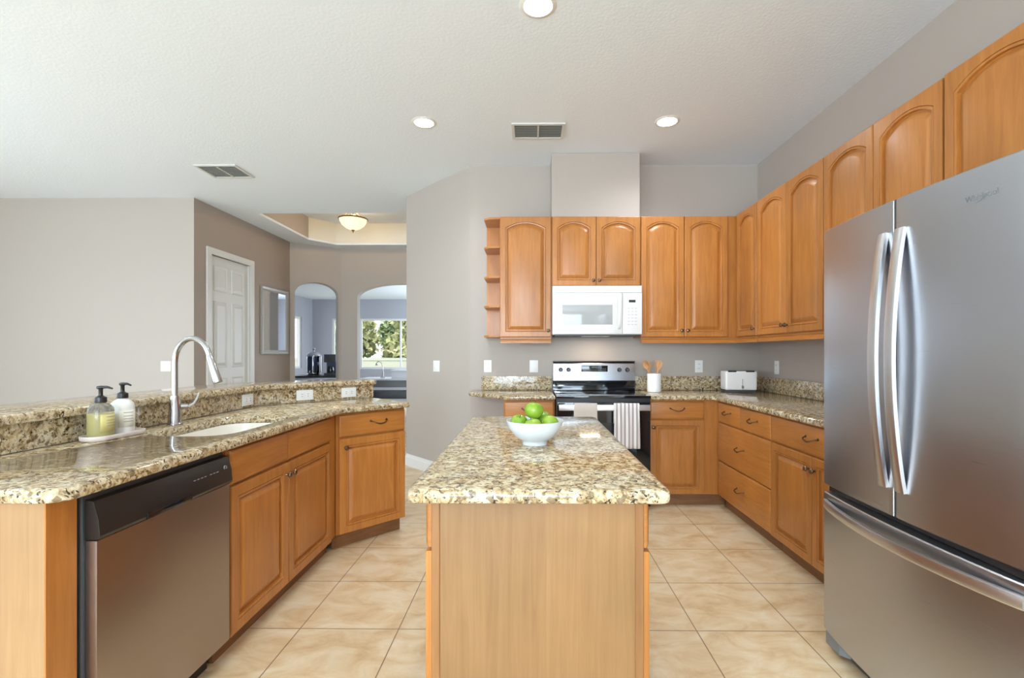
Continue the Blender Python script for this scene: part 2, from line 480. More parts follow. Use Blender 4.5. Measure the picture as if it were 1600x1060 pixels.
# ceiling with the foyer tray opening
c = MB()
c.box(-7.1, RX + T, -5.6, 6.09, CZ, CZ + .03)
c.box(-7.1, -3.45, 6.09, 8.3, CZ, CZ + .03)
c.box(-1.55, -1.2, 6.09, 8.3, CZ, CZ + .03)
c.prism([(-3.45, 7.50), (-3.16, 7.87), (-1.55, 7.87), (-1.55, 8.3), (-3.45, 8.3)], CZ, CZ + .03)
struct(c.build('ceiling', CEIL, smooth=False))
TZ = 3.38
t = MB().box(-3.6, -1.4, 5.95, 8.02, TZ, TZ + .06); struct(t.build('ceiling_tray', CEIL, smooth=False))
struct(MB().prism([(-3.50, 6.0), (-3.448, 6.0), (-3.448, 7.499), (-3.5, 7.53)], CZ + .0301, TZ).build('trim_1', WALL, smooth=False))
t = MB(); t.prism([(-3.45, 7.50), (-3.16, 7.87), (-3.2, 7.91), (-3.5, 7.53)], CZ + .0301, TZ); t.box(-3.16, -1.55, 7.87, 7.92, CZ + .0301, TZ)
t.box(-1.55, -1.5, 6.09, 7.87, CZ + .0301, TZ); t.box(-3.45, -1.55, 6.04, 6.09, CZ + .0301, TZ)
struct(t.build('trim_2', CREAM, smooth=False))


# arch walls (openings run to the floor)
def arch_wall(name, L, x0, x1, spring, rise, loc, rotz, h=CZ, mat=WALL, t=.14, n=24):
    pts = [(0, 0), (x0, 0), (x0, spring)]
    for i in range(1, n):
        a_ = PI - PI * i / n
        k = rise
        cx, hw = (x0 + x1) / 2, (x1 - x0) / 2
        pts.append((cx + hw * math.cos(a_), spring + k * math.sin(a_)))
    pts += [(x1, spring), (x1, 0), (L, 0), (L, h), (0, h)]
    m = MB(); m.loft([[(x, 0, z) for x, z in pts], [(x, t, z) for x, z in pts]])
    return struct(m.build(name, mat, loc=loc, rotz=rotz, smooth=False))


A = Vector((-3.82, 7.66)); B = Vector((-3.19, 8.14)); Lab = (B - A).length; ang = math.atan2(B.y - A.y, B.x - A.x)
arch_wall('wall_arch_corner', Lab, .075, Lab - .045, 2.22, .20, (A.x, A.y, 0), ang, mat=WALL)
arch_wall('wall_arch', 1.92, .275, 1.76, 2.20, .23, (-3.19, 8.14, 0), 0)
# room beyond the arches
sbox('wall_beyond_left', BLUEW, -5.42 - T, -5.42, 7.8, 8.9, 0, 2.6)
mb = MB(); wall_holes(mb, 8.9, 12.0, 0, 2.6, [(10.55, 11.45, .9, 2.12)], lambda m, a_, b_, c_, d_: m.box(-5.42 - T, -5.42, a_, b_, c_, d_)); struct(mb.build('wall_beyond_side', BLUEW, smooth=False))
mb = MB(); wall_holes(mb, -5.42, -.9, 0, 2.6, [(-4.93, -4.45, .9, 2.12), (-4.24, -2.2, .86, 2.12)], lambda m, a_, b_, c_, d_: m.box(a_, b_, 12.0, 12.0 + T, c_, d_)); struct(mb.build('wall_beyond_far', BLUEW, smooth=False))
mb = MB(); wall_holes(mb, 8.28, 12.0, 0, 2.6, [(9.4, 11.0, .75, 2.15)], lambda m, a_, b_, c_, d_: m.box(-1.05, -.93, a_, b_, c_, d_)); struct(mb.build('wall_beyond_right', BLUEW, smooth=False))
sbox('wall_beyond_near', BLUEW, -5.42, -3.95, 7.70, 7.80, 0, 2.6)
struct(MB().prism([(-5.54, 7.7), (-3.9, 7.7), (-3.9, 7.84), (-3.28, 8.285), (-.93, 8.285), (-.93, 12.12), (-5.54, 12.12)], 2.6, 2.66).build('ceiling_beyond', CEIL, smooth=False))
window('window_4', (-3.22, 12.06, .86), 0, 2.04, 1.26, (1, 0))
window('window_5', (-4.69, 12.06, .90), 0, .48, 1.22)
window('window_6', (-5.48, 11.0, .90), R(90), .90, 1.22)
window('added_window', (-.99, 10.2, .75), R(90), 1.6, 1.4)  # window added on the hidden side to hold the fill lamp


def base_run(name, p0, p1, h=.13, t=.016):
    p0, p1 = Vector(p0), Vector(p1); L = (p1 - p0).length; an = math.atan2(p1.y - p0.y, p1.x - p0.x)
    m = MB(); prof = [(0, 0), (-t, 0), (-t, h * .72), (-t * .55, h * .86), (-t * .4, h), (0, h)]
    m.loft([[(0, y, z) for y, z in prof], [(L, y, z) for y, z in prof]])
    return struct(m.build(name, WHITE, loc=(p0.x, p0.y, 0), rotz=an, smooth=False))


base_run('baseboard_angled', (-1.39, 5.44), (-.565, BY - .004))
base_run('baseboard_left', (-7.0, 5.46), (-3.82, 5.46))
base_run('baseboard_foyer', (-3.82, 6.64), (-3.82, 7.6))

# ground outside the windows
g = MB().box(-16, 14, 12.3, 30, -.25, -.15); struct(g.build('ground', GRASS, smooth=False))
g = MB().box(-20, 14, -20, -5.8, -.25, -.15); struct(g.build('ground', plain('patio', srgb(200, 194, 184), .8), smooth=False))

# ------------------------------------------------------------------ cabinet parts
def door_rings(x0, x1, z0, z1, rise, y, ins, n=18):
    X0, X1, Z0, Z1 = x0 + ins, x1 - ins, z0 + ins, z1 - ins
    pts = [(X0, y, Z0), (X1, y, Z0), (X1, y, Z1 - rise)]
    for i in range(1, n):
        u = 1 - 2 * i / n
        # eyebrow arch: small shoulder then circular sweep
        pts.append((X0 + (X1 - X0) * (u + 1) / 2, y, Z1 - rise + rise * (1 - abs(u) ** 2.1)))
    pts.append((X0, y, Z1 - rise))
    return pts


def panel_door(x0, x1, z0, z1, rise, parent, rail=.058, mat=None, name='door'):
    t = .02; m = MB()
    rr = lambda y, ins, r: door_rings(x0, x1, z0, z1, r, y, ins)
    w_ = x1 - x0
    if w_ < .3: rail = .048
    rings = [rr(0, 0, 0), rr(-t + .005, 0, 0), rr(-t + .001, .0015, 0), rr(-t, .006, 0), rr(-t, rail - .013, rise), rr(-t + .005, rail - .0115, rise), rr(-t + .0005, rail - .009, rise), rr(-t + .002, rail, rise),
             rr(-t + .015, rail + .001, rise), rr(-t + .015, rail + .007, rise), rr(-t + .006, rail + .022, rise * .98), rr(-t + .0015, rail + .034, rise * .95), rr(-t + .001, rail + .037, rise * .95)]
    m.loft(rings)
    return m.build(name, mat or WV, parent, angle=12)


def flat_front(x0, x1, z0, z1, parent, name='drawer_front', mat=None):
    t = .02; m = MB()
    f = lambda y, i: [(x0 + i, y, z0 + i), (x1 - i, y, z0 + i), (x1 - i, y, z1 - i), (x0 + i, y, z1 - i)]
    m.loft([f(0, 0), f(-t + .009, 0), f(-t + .005, .003), f(-t + .001, .010), f(-t, .014)])
    return m.build(name, mat or WH, parent, angle=20)


def knob(x, z, parent, y=-.02):
    m = MB(); m.lathe([(.0001, 0), (.007, 0), (.0055, -.006), (.005, -.012), (.013, -.016), (.0155, -.021), (.013, -.026), (.007, -.029), (.0001, -.030)], 16, axis='y', c=(0, 0, 0))
    return m.build('knob', PEWTER, parent, loc=(x, y, z))


def pull(x, z, parent, y=-.02, w_=.115):
    m = MB(); pts = []
    for i in range(17):
        u = -1 + 2 * i / 16
        yy = -.030 * min(1, (1 - abs(u) ** 4) * 1.25)
        pts.append((u * w_ / 2, yy, .012 - .020 * math.cos(u * PI / 2)))
    rs = [.0032 + .0022 * math.cos((-1 + 2 * i / 16) * PI / 2) for i in range(17)]
    m.tube(pts, rs, 8)
    for s in (-1, 1): m.lathe([(.0001, -.004), (.007, -.004), (.008, 0)], 12, axis='y', c=(s * w_ / 2, 0, .012))
    return m.build('handle', PEWTER, parent, loc=(x, y, z))


def cabinet(label, loc, rotz, w_, d, z0, z1, fronts, group, name, toe=True, rail=False, hollow=False, x1b=None, side=None):
    root = thing(name, label, 'cabinet', loc, rotz, group)
    W_ = x1b or w_
    b = MB()
    if hollow:
        b.box(0, .018, 0, d, z0, z1); b.box(W_ - .018, W_, 0, d, z0, z1); b.box(.018, W_ - .018, 0, .018, z0, z1)
        b.box(.018, W_ - .018, d - .012, d, z0, z1); b.box(.018, W_ - .018, .018, d - .012, z0, z0 + .018)
    else: b.box(0, W_, 0, d, z0, z1)
    b.build('carcass', WV, root, bevel=.0015, seg=1)
    if toe: MB().box(.002, W_ - .002, .055, .075, 0, z0 - .001).build('toe_kick', WTOE, root, smooth=False)
    if rail:
        r_ = MB(); prof = [(.0, z0 - .001), (.0, z0 - .014), (-.006, z0 - .02), (-.010, z0 - .035), (-.010, z0 - .05), (.012, z0 - .05), (.012, z0 - .001)]
        r_.loft([[(.006, y, z) for y, z in prof], [(W_ - .006 if not x1b else w_ + .055, y, z) for y, z in prof]]); r_.build('light_rail', WH, root, smooth=False)
    for f in fronts:
        k = f[0]; x0, x1, a_, b_ = f[1:5]
        if k == 'door':
            o = panel_door(x0, x1, a_, b_, f[5], root)
            if f[6]: knob(f[6][0], f[6][1], o)
        else:
            o = flat_front(x0, x1, a_, b_, root, name='drawer_front' if k == 'drawer' else 'false_front')
            if k == 'drawer':
                for hx in f[5]: pull(hx, (a_ + b_) / 2 + .004, o)
    return root


DT = 2.455; DB = 1.402
UP = 'wall-hung upper cabinets'; BA = 'base cabinets under the granite counters'
UD = .305
# back wall uppers (local x from loc.x; z measured from root at z=0)
def upper(label, loc, rotz, w_, zb, fr, d=UD, rail=True, x1b=None):
    fr2 = [(f[0], f[1], f[2], f[3] - zb, f[4] - zb, f[5], (f[6][0], f[6][1] - zb) if f[6] else None) for f in fr]
    return cabinet(label, (loc[0], loc[1], zb), rotz, w_, d, 0, 2.46 - zb, fr2, UP, 'upper_cabinet', toe=False, rail=rail, x1b=x1b)


AR = .052
upper('single-door upper cabinet beside the open end shelves and the microwave', (-.262, 4.25), 0, .455, 1.398,
      [('door', .004, .449, DB, DT, AR, (.425, DB + .055))])
upper('short two-door upper cabinet directly above the white microwave', (.194, 4.25), 0, .777, 1.845,
      [('door', .004, .386, 1.852, DT, AR, (.362, 1.895)), ('door', .391, .773, 1.852, DT, AR, (.415, 1.895))], rail=False)
upper('tall two-door upper cabinet on the back wall above the utensil crock', (.972, 4.25), 0, .79, 1.398,
      [('door', .004, .376, DB, DT, AR, (.352, DB + .055)), ('door', .381, .754, DB, DT, AR, (.405, DB + .055))], x1b=1.162)
RU = R(-90)
upper('narrow one-door upper cabinet on the side wall, in the corner above the toaster', (1.81, 4.245), RU, .41, 1.398,
      [('door', .04, .405, DB, DT, AR, (.375, DB + .055))], d=.325)
upper('tall two-door upper cabinet on the side wall with its pair of knobs in view', (1.81, 3.832), RU, .862, 1.398,
      [('door', .004, .43, DB, DT, AR, (.406, DB + .055)), ('door', .434, .858, DB, DT, AR, (.458, DB + .055))], d=.325)
upper('two-door upper cabinet partly hidden behind the top of the refrigerator', (1.81, 2.968), RU, .86, 1.398,
      [('door', .004, .424, DB, DT, AR, (.40, DB + .055)), ('door', .430, .853, DB, DT, AR, (.454, DB + .055))], d=.325)
upper('upper cabinet hung over the refrigerator, cut off by the picture edge', (1.80, 2.100), RU, .94, 1.845,
      [('door', .006, .464, 1.852, DT, AR, (.44, 1.9)), ('door', .470, .934, 1.852, DT, AR, (.494, 1.9))], d=.335, rail=False)

# open end shelves
sh = thing('display_shelf', 'open wooden end shelf unit with curved shelves beside the upper cabinet', 'shelf', (-.264, BY - .002, 1.40))
MB().box(-.140, 0, -.008, 0, 0, 1.055).build('back_panel', WV, sh, smooth=False)
for z in (0, .262, .522, .785, 1.040):
    q = [(0, -.008), (0, -.308), (-.095, -.300), (-.142, -.255), (-.142, -.008)]
    MB().prism(q, z, z + .018).build('shelf', WH, sh, bevel=.003, smooth=False)

# back wall base cabinets
g1 = cabinet('narrow base cabinet with one drawer between the clipped counter end and the range', (-.215, 3.98, 0), 0, .422, .57, .10, .876,
             [('drawer', .006, .414, .715, .862, [.21]), ('door', .006, .414, .105, .705, 0, (.385, .66))], BA, 'base_cabinet')
cabinet('base cabinet with a drawer over one door between range and inner corner', (.982, 3.98, 0), 0, .452, .57, .10, .876,
        [('drawer', .006, .447, .722, .862, [.225]), ('door', .006, .447, .105, .712, 0, (.028, .655))], BA, 'base_cabinet', x1b=1.145)
# side wall base cabinets
cabinet('four-drawer base cabinet with two small drawers above two deep ones', (1.55, 3.975, 0), RU, .885, .58, .10, .876,
        [('drawer', .025, .427, .705, .862, [.226]), ('drawer', .431, .883, .705, .862, [.656]),
         ('drawer', .025, .883, .392, .697, [.45]), ('drawer', .025, .883, .105, .384, [.45])], BA, 'drawer_cabinet')
cabinet('base cabinet with a wide drawer over two doors, next to the refrigerator', (1.55, 3.086, 0), RU, .90, .58, .10, .876,
        [('drawer', .004, .896, .705, .862, [.22, .67]) if 0 else ('drawer', .004, .896, .705, .862, [.45]),
         ('door', .004, .448, .105, .697, 0, (.42, .625)), ('door', .452, .896, .105, .697, 0, (.48, .625))], BA, 'base_cabinet')

# peninsula cabinets
LU = R(90)
PX = -1.23
sk = cabinet('sink base cabinet with two doors under plain false drawer fronts', (PX, 1.945, 0), LU, 1.03, .53, .10, .872,
             [('false', .004, .470, .722, .862), ('false', .474, 1.0, .722, .862),
              ('door', .004, .470, .105, .712, 0, (.446, .655)), ('door', .474, 1.0, .105, .712, 0, (.498, .655))], BA, 'base_cabinet', hollow=True, x1b=1.095)
AD = math.atan2(.731, .682); SP = Vector((-1.23, 3.05))
cabinet('angled base cabinet with one drawer and one door at the peninsula end', (SP.x, SP.y, 0), AD, .50, .43, .10, .872,
        [('drawer', .018, .496, .722, .862, [.29]), ('door', .018, .496, .105, .712, 0, (.055, .655))], BA, 'base_cabinet')
ep = thing('end_panel', 'pale wooden end panel and stile closing the peninsula beside the dishwasher', 'cabinet panel', (-1.243, 1.225, 0))
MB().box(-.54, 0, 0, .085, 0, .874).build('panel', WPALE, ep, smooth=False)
MB().box(.0003, .004, 0, .085, 0, .874).build('stile', WV, ep, smooth=False)

# island
isl = thing('island_cabinet', 'free-standing kitchen island cabinet with a pale oak end panel', 'cabinet', (0.02, 1.25, 0))
IX0, IX1, IL = -.275, .275, 1.33
MB().box(IX0 + .002, IX1 - .002, .012, IL, .10, .876).build('carcass', WV, isl, smooth=False)
MB().box(IX0 + .05, IX1 - .05, .03, IL - .05, 0, .099).build('toe_kick', WTOE, isl, smooth=False)
MB().box(IX0 + .022, IX1 - .022, .004, .0115, .02, .875).build('end_panel', WEND, isl, smooth=False)
for s in (-1, 1):
    xs = sorted((s * (.275), s * (.253)))
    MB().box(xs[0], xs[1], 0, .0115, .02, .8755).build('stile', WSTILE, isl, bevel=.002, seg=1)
    sr = R(-90) if s < 0 else R(90)
    holder = lambda nm, m: m
    for k in range(2):
        # fronts on both long sides: local frame rotated so -y points outwards
        y0 = .012 + k * .658; y1 = y0 + .652
        for (z0, z1, kind) in ((.752, .868, 'd'), (.115, .742, 'o')):
            if kind == 'd':
                o = flat_front(-y1, -y0, z0, z1, isl) if s < 0 else flat_front(y0, y1, z0, z1, isl)
                pull((-y0 - y1) / 2 if s < 0 else (y0 + y1) / 2, (z0 + z1) / 2, o)
            else:
                o = panel_door(-y1, -y0, z0, z1, 0, isl) if s < 0 else panel_door(y0, y1, z0, z1, 0, isl)
                knob((-y1 + .05 if s < 0 else y1 - .05), z1 - .06, o)
            o.rotation_euler = (0, 0, R(-90) if s < 0 else R(90))
            o.location = ((IX0 + .002) if s < 0 else (IX1 - .002), 0, 0)

# ------------------------------------------------------------------ counters
CT0, CT1 = .878, .914
p = fillet([(-.315, 1.215), (.36, 1.215), (.36, 2.645), (-.315, 2.645)], [.03] * 4)
m = MB(); slab(m, p, CT0, CT1)
tag(m.build('countertop', GR, angle=50), 'speckled granite slab on top of the free-standing island', 'countertop')
p = fillet([(.980, 3.925), (1.495, 3.925), (1.495, 2.135), (2.136, 2.135), (2.136, BY - .004), (.980, BY - .004)], [0, .04, 0, 0, 0, 0])
m = MB(); slab(m, p, CT0, CT1)
tag(m.build('countertop', GR, angle=50), 'L-shaped granite countertop under the toaster and utensil crock', 'countertop')
p = fillet([(.208, 3.925), (.208, BY - .004), (-.46, BY - .004), (-.545, 4.48), (-.545, 4.30), (-.20, 3.925)], [0, 0, .02, .02, .06, .12])
m = MB(); slab(m, p, CT0, CT1)
tag(m.build('countertop', GR, angle=50), 'short granite countertop with a clipped corner, on the wall end of the range', 'countertop')
def splash(name, label, segs, z0=CT1 + .0005, z1=1.043):
    m_ = MB()
    for s_ in segs: m_.box(*s_, z0, z1)
    return tag(m_.build(name, GR, bevel=.003), label, 'backsplash')
splash('backsplash', 'low granite backsplash strip on the back wall below two white outlets', [(-.455, .206, BY - .024, BY - .002)])
splash('backsplash', 'low granite backsplash turning the corner behind the toaster', [(.982, 2.137, BY - .024, BY - .002), (2.115, 2.137, 2.14, BY - .0245)])

# peninsula counter with sink cut-out
dirv = Vector((.682, .731)); nrm = Vector((.731, -.682))
BE = [Vector((-1.79, 1.15)), Vector((-1.79, 3.17)), Vector((-1.79, 3.17)) + dirv * .828]      # backsplash face line


def off(line, d):
    """offset open polyline to its left"""
    out = []
    for i, q in enumerate(line):
        ns = []
        if i: e = (line[i] - line[i - 1]).normalized(); ns.append(Vector((-e.y, e.x)))
        if i < len(line) - 1: e = (line[i + 1] - line[i]).normalized(); ns.append(Vector((-e.y, e.x)))
        if len(ns) == 2: v = (ns[0] + ns[1]) / (1 + ns[0].dot(ns[1]))
        else: v = ns[0]
        out.append(q + v * d)
    return out


e1 = SP + nrm * .05
tX = (-1.18 - e1.x) / dirv.x; corner = e1 + dirv * tX
tip = SP + dirv * .527 + nrm * .05
bend = off(BE, -.001)
poly = [(-1.18, 1.20), tuple(corner), tuple(tip), tuple(bend[2] - dirv * .012), tuple(bend[1]), (bend[0].x, 1.20)]
poly = fillet(poly, [.06, .10, .03, 0, 0, 0])
m = MB(); slab(m, poly, CT0, CT1)
pc = tag(m.build('countertop', GR, angle=50), 'granite peninsula countertop holding the white sink and faucet', 'countertop')
SX0, SX1, SY0, SY1 = -1.63, -1.27, 1.99, 2.63
hole = fillet([(SX0, SY0), (SX1, SY0), (SX1, SY1), (SX0, SY1)], [.12, .12, .12, .12], 8)
cut = MB().prism(hole, .8, 1.0).build('cutter', GR)
bo = pc.modifiers.new('cut', 'BOOLEAN'); bo.operation = 'DIFFERENCE'; bo.object = cut; bo.solver = 'EXACT'
me = bpy.data.meshes.new_from_object(pc.evaluated_get(bpy.context.evaluated_depsgraph_get()))
pc.modifiers.clear(); pc.data = me; bpy.data.objects.remove(cut)
# sink
snk = thing('sink', 'white undermount sink basin set into the peninsula counter', 'sink', (0, 0, 0))
s_ = MB(); lay = [(-.022, .8775), (-.022, .868), (.030, .70), (.06, .685)]
outer = [[(x, y, z) for x, y in inset(hole, d)] for d, z in lay[:1]]
prof = [(-.010, .8775), (.002, .8775), (.006, .86), (.022, .72), (.05, .700), (.10, .695)]
s_.loft([[(x, y, z) for x, y in inset(hole, d)] for d, z in [(-.012, .8775), (-.012, .865), (.0, .70), (.04, .68), (.10, .676)][::-1]] + [[(x, y, z) for x, y in inset(hole, d)] for d, z in prof])
s_.build('basin', SINKM, snk, angle=60)
MB().lathe([(.0001, .6965), (.035, .6965), (.04, .699), (.0405, .6955)], 24, c=(-1.45, 2.31, 0)).build('drain', CHROME, snk)
snk_c = Vector((-1.45, 2.31))

# bar ledge: half wall, splash, raised granite top
hw0 = off(BE, .022); hw1 = off(BE, .13)
m = MB(); m.prism([tuple(v) for v in (hw0[0], hw0[1], hw0[2], hw1[2], hw1[1], hw1[0])], 0, 1.012)
struct(m.build('wall_bar', WHITE, smooth=False))
a0 = off(BE, 0); a1 = off(BE, .0215)
m = MB(); m.prism([tuple(v) for v in (a0[0], a0[1], a0[2], a1[2], a1[1], a1[0])], CT1 + .0005, 1.0125)
tag(m.build('backsplash', GR, smooth=False), 'granite backsplash below the raised bar ledge of the peninsula', 'backsplash')
b0 = off(BE, -.024); b1 = off(BE, .36)
b0[2] = b0[2] + dirv * .03; b1[2] = b1[2] + dirv * .03
pl = fillet([tuple(v) for v in (b0[0], b0[1], b0[2], b1[2], b1[1], b1[0])], [0, 0, .04, .04, 0, 0])
m = MB(); slab(m, pl, 1.014, 1.050)
tag(m.build('bar_top', GR, angle=50), 'raised granite bar ledge running behind the peninsula sink', 'countertop')


# ------------------------------------------------------------------ outlets and switches (local: plate in xz, facing -y)
def plate(label, loc, rotz, kind, w_=.072, h_=.115, group='white outlet and switch plates', cat='outlet'):
    r_ = thing('light_switch' if kind == 'switch' else 'wall_outlet', label, 'light switch' if kind == 'switch' else 'outlet', loc, rotz, group)
    MB().box(-w_ / 2, w_ / 2, -.006, -.0005, -h_ / 2, h_ / 2).build('cover_plate', PLATE, r_, bevel=.0025)
    if kind == 'switch':
        n = max(1, round(w_ / .06))
        for i in range(n):
            x = (i - (n - 1) / 2) * .046
            MB().box(x - .016, x + .016, -.009, -.006, -.033, .033).build('rocker', PLATE, r_, bevel=.001)
    elif kind == 'outlet':
        for s in (-1, 1):
            f = MB().box(-.017, .017, -.0085, -.006, s * .021 - .014, s * .021 + .014).build('socket', PLATE, r_, bevel=.003)
            MB().box(-.0085, -.006, -.0089, -.0084, s * .021 - .004, s * .021 + .006).box(.006, .0085, -.0089, -.0084, s * .021 - .004, s * .021 + .006).build('slot', SLOT, f, smooth=False)
    elif kind == 'hout':
        for s in (-1, 1):
            f = MB().box(s * .021 - .014, s * .021 + .014, -.0085, -.006, -.017, .017).build('socket', PLATE, r_, bevel=.003)
            MB().box(s * .021 - .005, s * .021 + .005, -.0089, -.0084, -.0085, -.006).box(s * .021 - .005, s * .021 + .005, -.0089, -.0084, .006, .0085).build('slot', SLOT, f, smooth=False)
    return r_


plate('white outlet above the short granite strip, further from the range', (-.395, BY, 1.135), 0, 'outlet')
plate('white switch plate above the short granite strip, right beside the range', (.04, BY, 1.135), 0, 'switch', w_=.08)
plate('white outlet on the back wall between utensil crock and toaster', (1.59, BY, 1.135), 0, 'outlet')
plate('white outlet on the side wall behind the toaster corner', (RX, 4.20, 1.135), R(-90), 'outlet')
wd = Vector((.562 - 1.39, 5.44 - BY)); aw = math.atan2(BY - 5.44, -.562 + 1.39)
q = Vector((-.562, BY)).lerp(Vector((-1.39, 5.44)), .48)
plate('white light switch on the angled wall near the range counter', (q.x, q.y, 1.125), aw, 'switch', w_=.115)
plate('white double light switch on the big plain wall behind the faucet', (-4.14, 5.46, 1.11), 0, 'switch', w_=.115)
plate('white outlet in the bar backsplash closest to the faucet', (-1.79, 3.045, .964), R(90), 'hout', w_=.115, h_=.072)
for t_, lb in ((.30, 'white outlet in the angled bar backsplash, middle of three'), (.625, 'white outlet in the angled bar backsplash near its open end')):
    q = BE[1] + dirv * t_ ; plate(lb, (q.x, q.y, .964), AD, 'hout', w_=.115, h_=.072)

# ------------------------------------------------------------------ dishwasher (faces +X)
dw = thing('dishwasher', 'stainless steel dishwasher with black control strip in the peninsula', 'dishwasher', (PX, 1.322, 0), LU)
DWW = .606
MB().box(.0, DWW, .004, .52, .10, .868).build('tub', DARKP, dw, smooth=False)
MB().box(.01, DWW - .01, .06, .08, 0, .099).build('toe_kick', BLACKP, dw, smooth=False)
MB().box(.006, DWW - .006, -.030, .0035, .115, .738).build('door_panel', STEELD, dw, bevel=.006)
cpn = MB(); prof = [(.003, .741), (-.034, .741), (-.040, .752), (-.036, .800), (-.022, .848), (.003, .852)]
cpn.loft([[(.004, y, z) for y, z in prof], [(DWW - .004, y, z) for y, z in prof]])
cp = cpn.build('control_panel', BLACKP, dw, bevel=.003, angle=20)
MB().box(.17, .37, -.043, -.036, .742, .760).build('pocket_handle', BLACKG, cp, bevel=.003)
for i in range(7):
    MB().box(.385 + i * .019 + (.012 if i > 3 else 0), .395 + i * .019 + (.012 if i > 3 else 0), -.0365, -.0335, .803, .8055).build('button_mark', INK, cp, smooth=False)
MB().lathe([(.0001, -.0352), (.0085, -.0352), (.0105, -.0352), (.0105, -.031)], 20, axis='y', c=(.566, 0, .805)).build('emblem', INK, cp, cap=False) if 0 else None
em = MB().lathe([(.0075, -.030), (.0075, -.0352), (.0095, -.0352), (.0095, -.030)], 24, axis='y', c=(.566, 0, .808)).build('emblem', INK, cp)
text('GE', .009, (.566, -.0352, .808), (R(90), 0, 0), INK, cp)

# ------------------------------------------------------------------ range
rg = thing('range', 'black glass-top electric range with stainless backguard panel', 'range', (.215, 3.90, 0))
RW = .760
MB().box(0, RW, .012, .63, .02, .895).build('body', BLACKP, rg, smooth=False)
ct = MB().box(0, RW, -.018, .60, .896, .918).build('cooktop', BLACKG, rg, bevel=.006)
for (x, y, r_) in ((.19, .15, .10), (.57, .15, .085), (.19, .42, .075), (.57, .42, .10)):
    mm = MB(); mm.lathe([(r_, .9182), (r_, .9186), (r_ - .004, .9186), (r_ - .004, .9182)], 40, c=(x, y, 0)); mm.build('burner_ring', COILM, ct)
bgd = MB(); prof = [(.64, .896), (.60, .9185), (.565, .9185), (.572, .96), (.560, 1.005), (.64, 1.005)]
bgd.loft([[(0.0, y, z) for y, z in prof], [(RW, y, z) for y, z in prof]]); bg = bgd.build('backguard', BLACKG, rg, bevel=.004)
sp_ = MB(); prof = [(.645, 1.006), (.552, 1.006), (.575, 1.165), (.590, 1.178), (.645, 1.178)]
sp_.loft([[(0.004, y, z) for y, z in prof], [(RW - .004, y, z) for y, z in prof]]); pn = sp_.build('control_panel', STEEL, bg, bevel=.005)
sf = lambda z: .552 + (z - 1.006) * .1447
MB().box(0, RW, .57, .646, 1.1785, 1.186).build('top_trim', BLACKP, bg, bevel=.002)
MB().box(.262, .505, sf(1.12) - .006, sf(1.12) + .012, 1.088, 1.145).build('display_panel', BLACKG, bg, bevel=.002)
MB().box(.355, .42, sf(1.12) - .0068, sf(1.12) - .006, 1.122, 1.138).build('clock', DISP, bg, smooth=False)
for i in range(2):
    for j in range(5):
        for s in (0, 1):
            x = .275 + j * .015 + s * .145
            MB().box(x, x + .009, sf(1.10) - .0105, sf(1.10) - .0085 + .004, 1.095 + i * .016, 1.098 + i * .016).build('key_mark', INK, bg, smooth=False)
for x in (.072, .145, .612, .685):
    k = MB(); k.lathe([(.0001, -.030), (.014, -.030), (.017, -.026), (.0185, -.004), (.021, 0)], 20, axis='y'); kb = k.build('knob', BLACKP, bg, loc=(x, sf(1.105), 1.105))
    MB().box(-.0015, .0015, -.0312, -.0300, -.012, .012).build('pointer', INK, kb, smooth=False)
MB().box(.008, RW - .008, -.020, .0115, .235, .865).build('oven_door', BLACKG, rg, bevel=.006)
od = rg.children[-1]
MB().box(.12, RW - .12, -.0215, -.0195, .36, .70).build('oven_window', plain('oven_window_glass', (.02, .022, .026), .04), od, smooth=False)
MB().box(.018, RW - .018, -.068, -.052, .802, .850).build('handle', HANDLE, od, bevel=.006)
hd = od.children[-1]
for x in (.05, RW - .07): MB().box(x, x + .02, -.0525, -.019, .812, .842).build('bracket', HANDLE, hd, smooth=False)
MB().box(.008, RW - .008, -.020, .0115, .04, .228).build('storage_drawer', BLACKP, rg, bevel=.006)


def towel(label, x0, x1, front, back, mat, wav=.006):
    w_ = x1 - x0; m_ = MB(); nx = 24
    path = [(-.0475, .80 - back), (-.0475, .80), (-.0475, .8535), (-.053, .858), (-.060, .8595), (-.067, .858), (-.0725, .8535), (-.0735, .80)]
    k = 10
    for i in range(1, k + 1): path.append((-.0735 - .004 * math.sin(i / k * 2), .80 - front * i / k))
    def grid(th):
        g_ = []
        for j, (y, z) in enumerate(path):
            row = []
            for i in range(nx + 1):
                u = i / nx; amp = wav * max(0, min(1, (.80 - z) / .1)) if j > 7 else 0
                row.append((-w_ / 2 + w_ * u * 1.0 + (.006 * (u - .5) * max(0, .8 - z) / .2 if j > 7 else 0), y - amp * (.6 + math.sin(u * 21 + z * 3)) - th, z + (abs(th) if 2 <= j <= 6 else 0)))
            g_.append(row)
        return g_
    G = grid(0)
    V = [[m_.bm.verts.new(p_) for p_ in row] for row in G]
    for a_, b_ in zip(V, V[1:]):
        for i in range(nx): m_.bm.faces.new((a_[i], a_[i + 1], b_[i + 1], b_[i]))
    o = m_.build('dish_towel', mat, loc=((x0 + x1) / 2, 3.90, 0), angle=80)
    s = o.modifiers.new('thickness', 'SOLIDIFY'); s.thickness = .003; s.offset = 1
    return tag(o, label, 'towel', 'dish towels over the oven handle')


towel('plain beige dish towel hanging over the oven handle, half hidden by the island', .352, .535, .25, .10, TOWP, .003)
towel('white dish towel with grey stripes hanging over the oven handle', .668, .868, .295, .10, TOWS, .006)

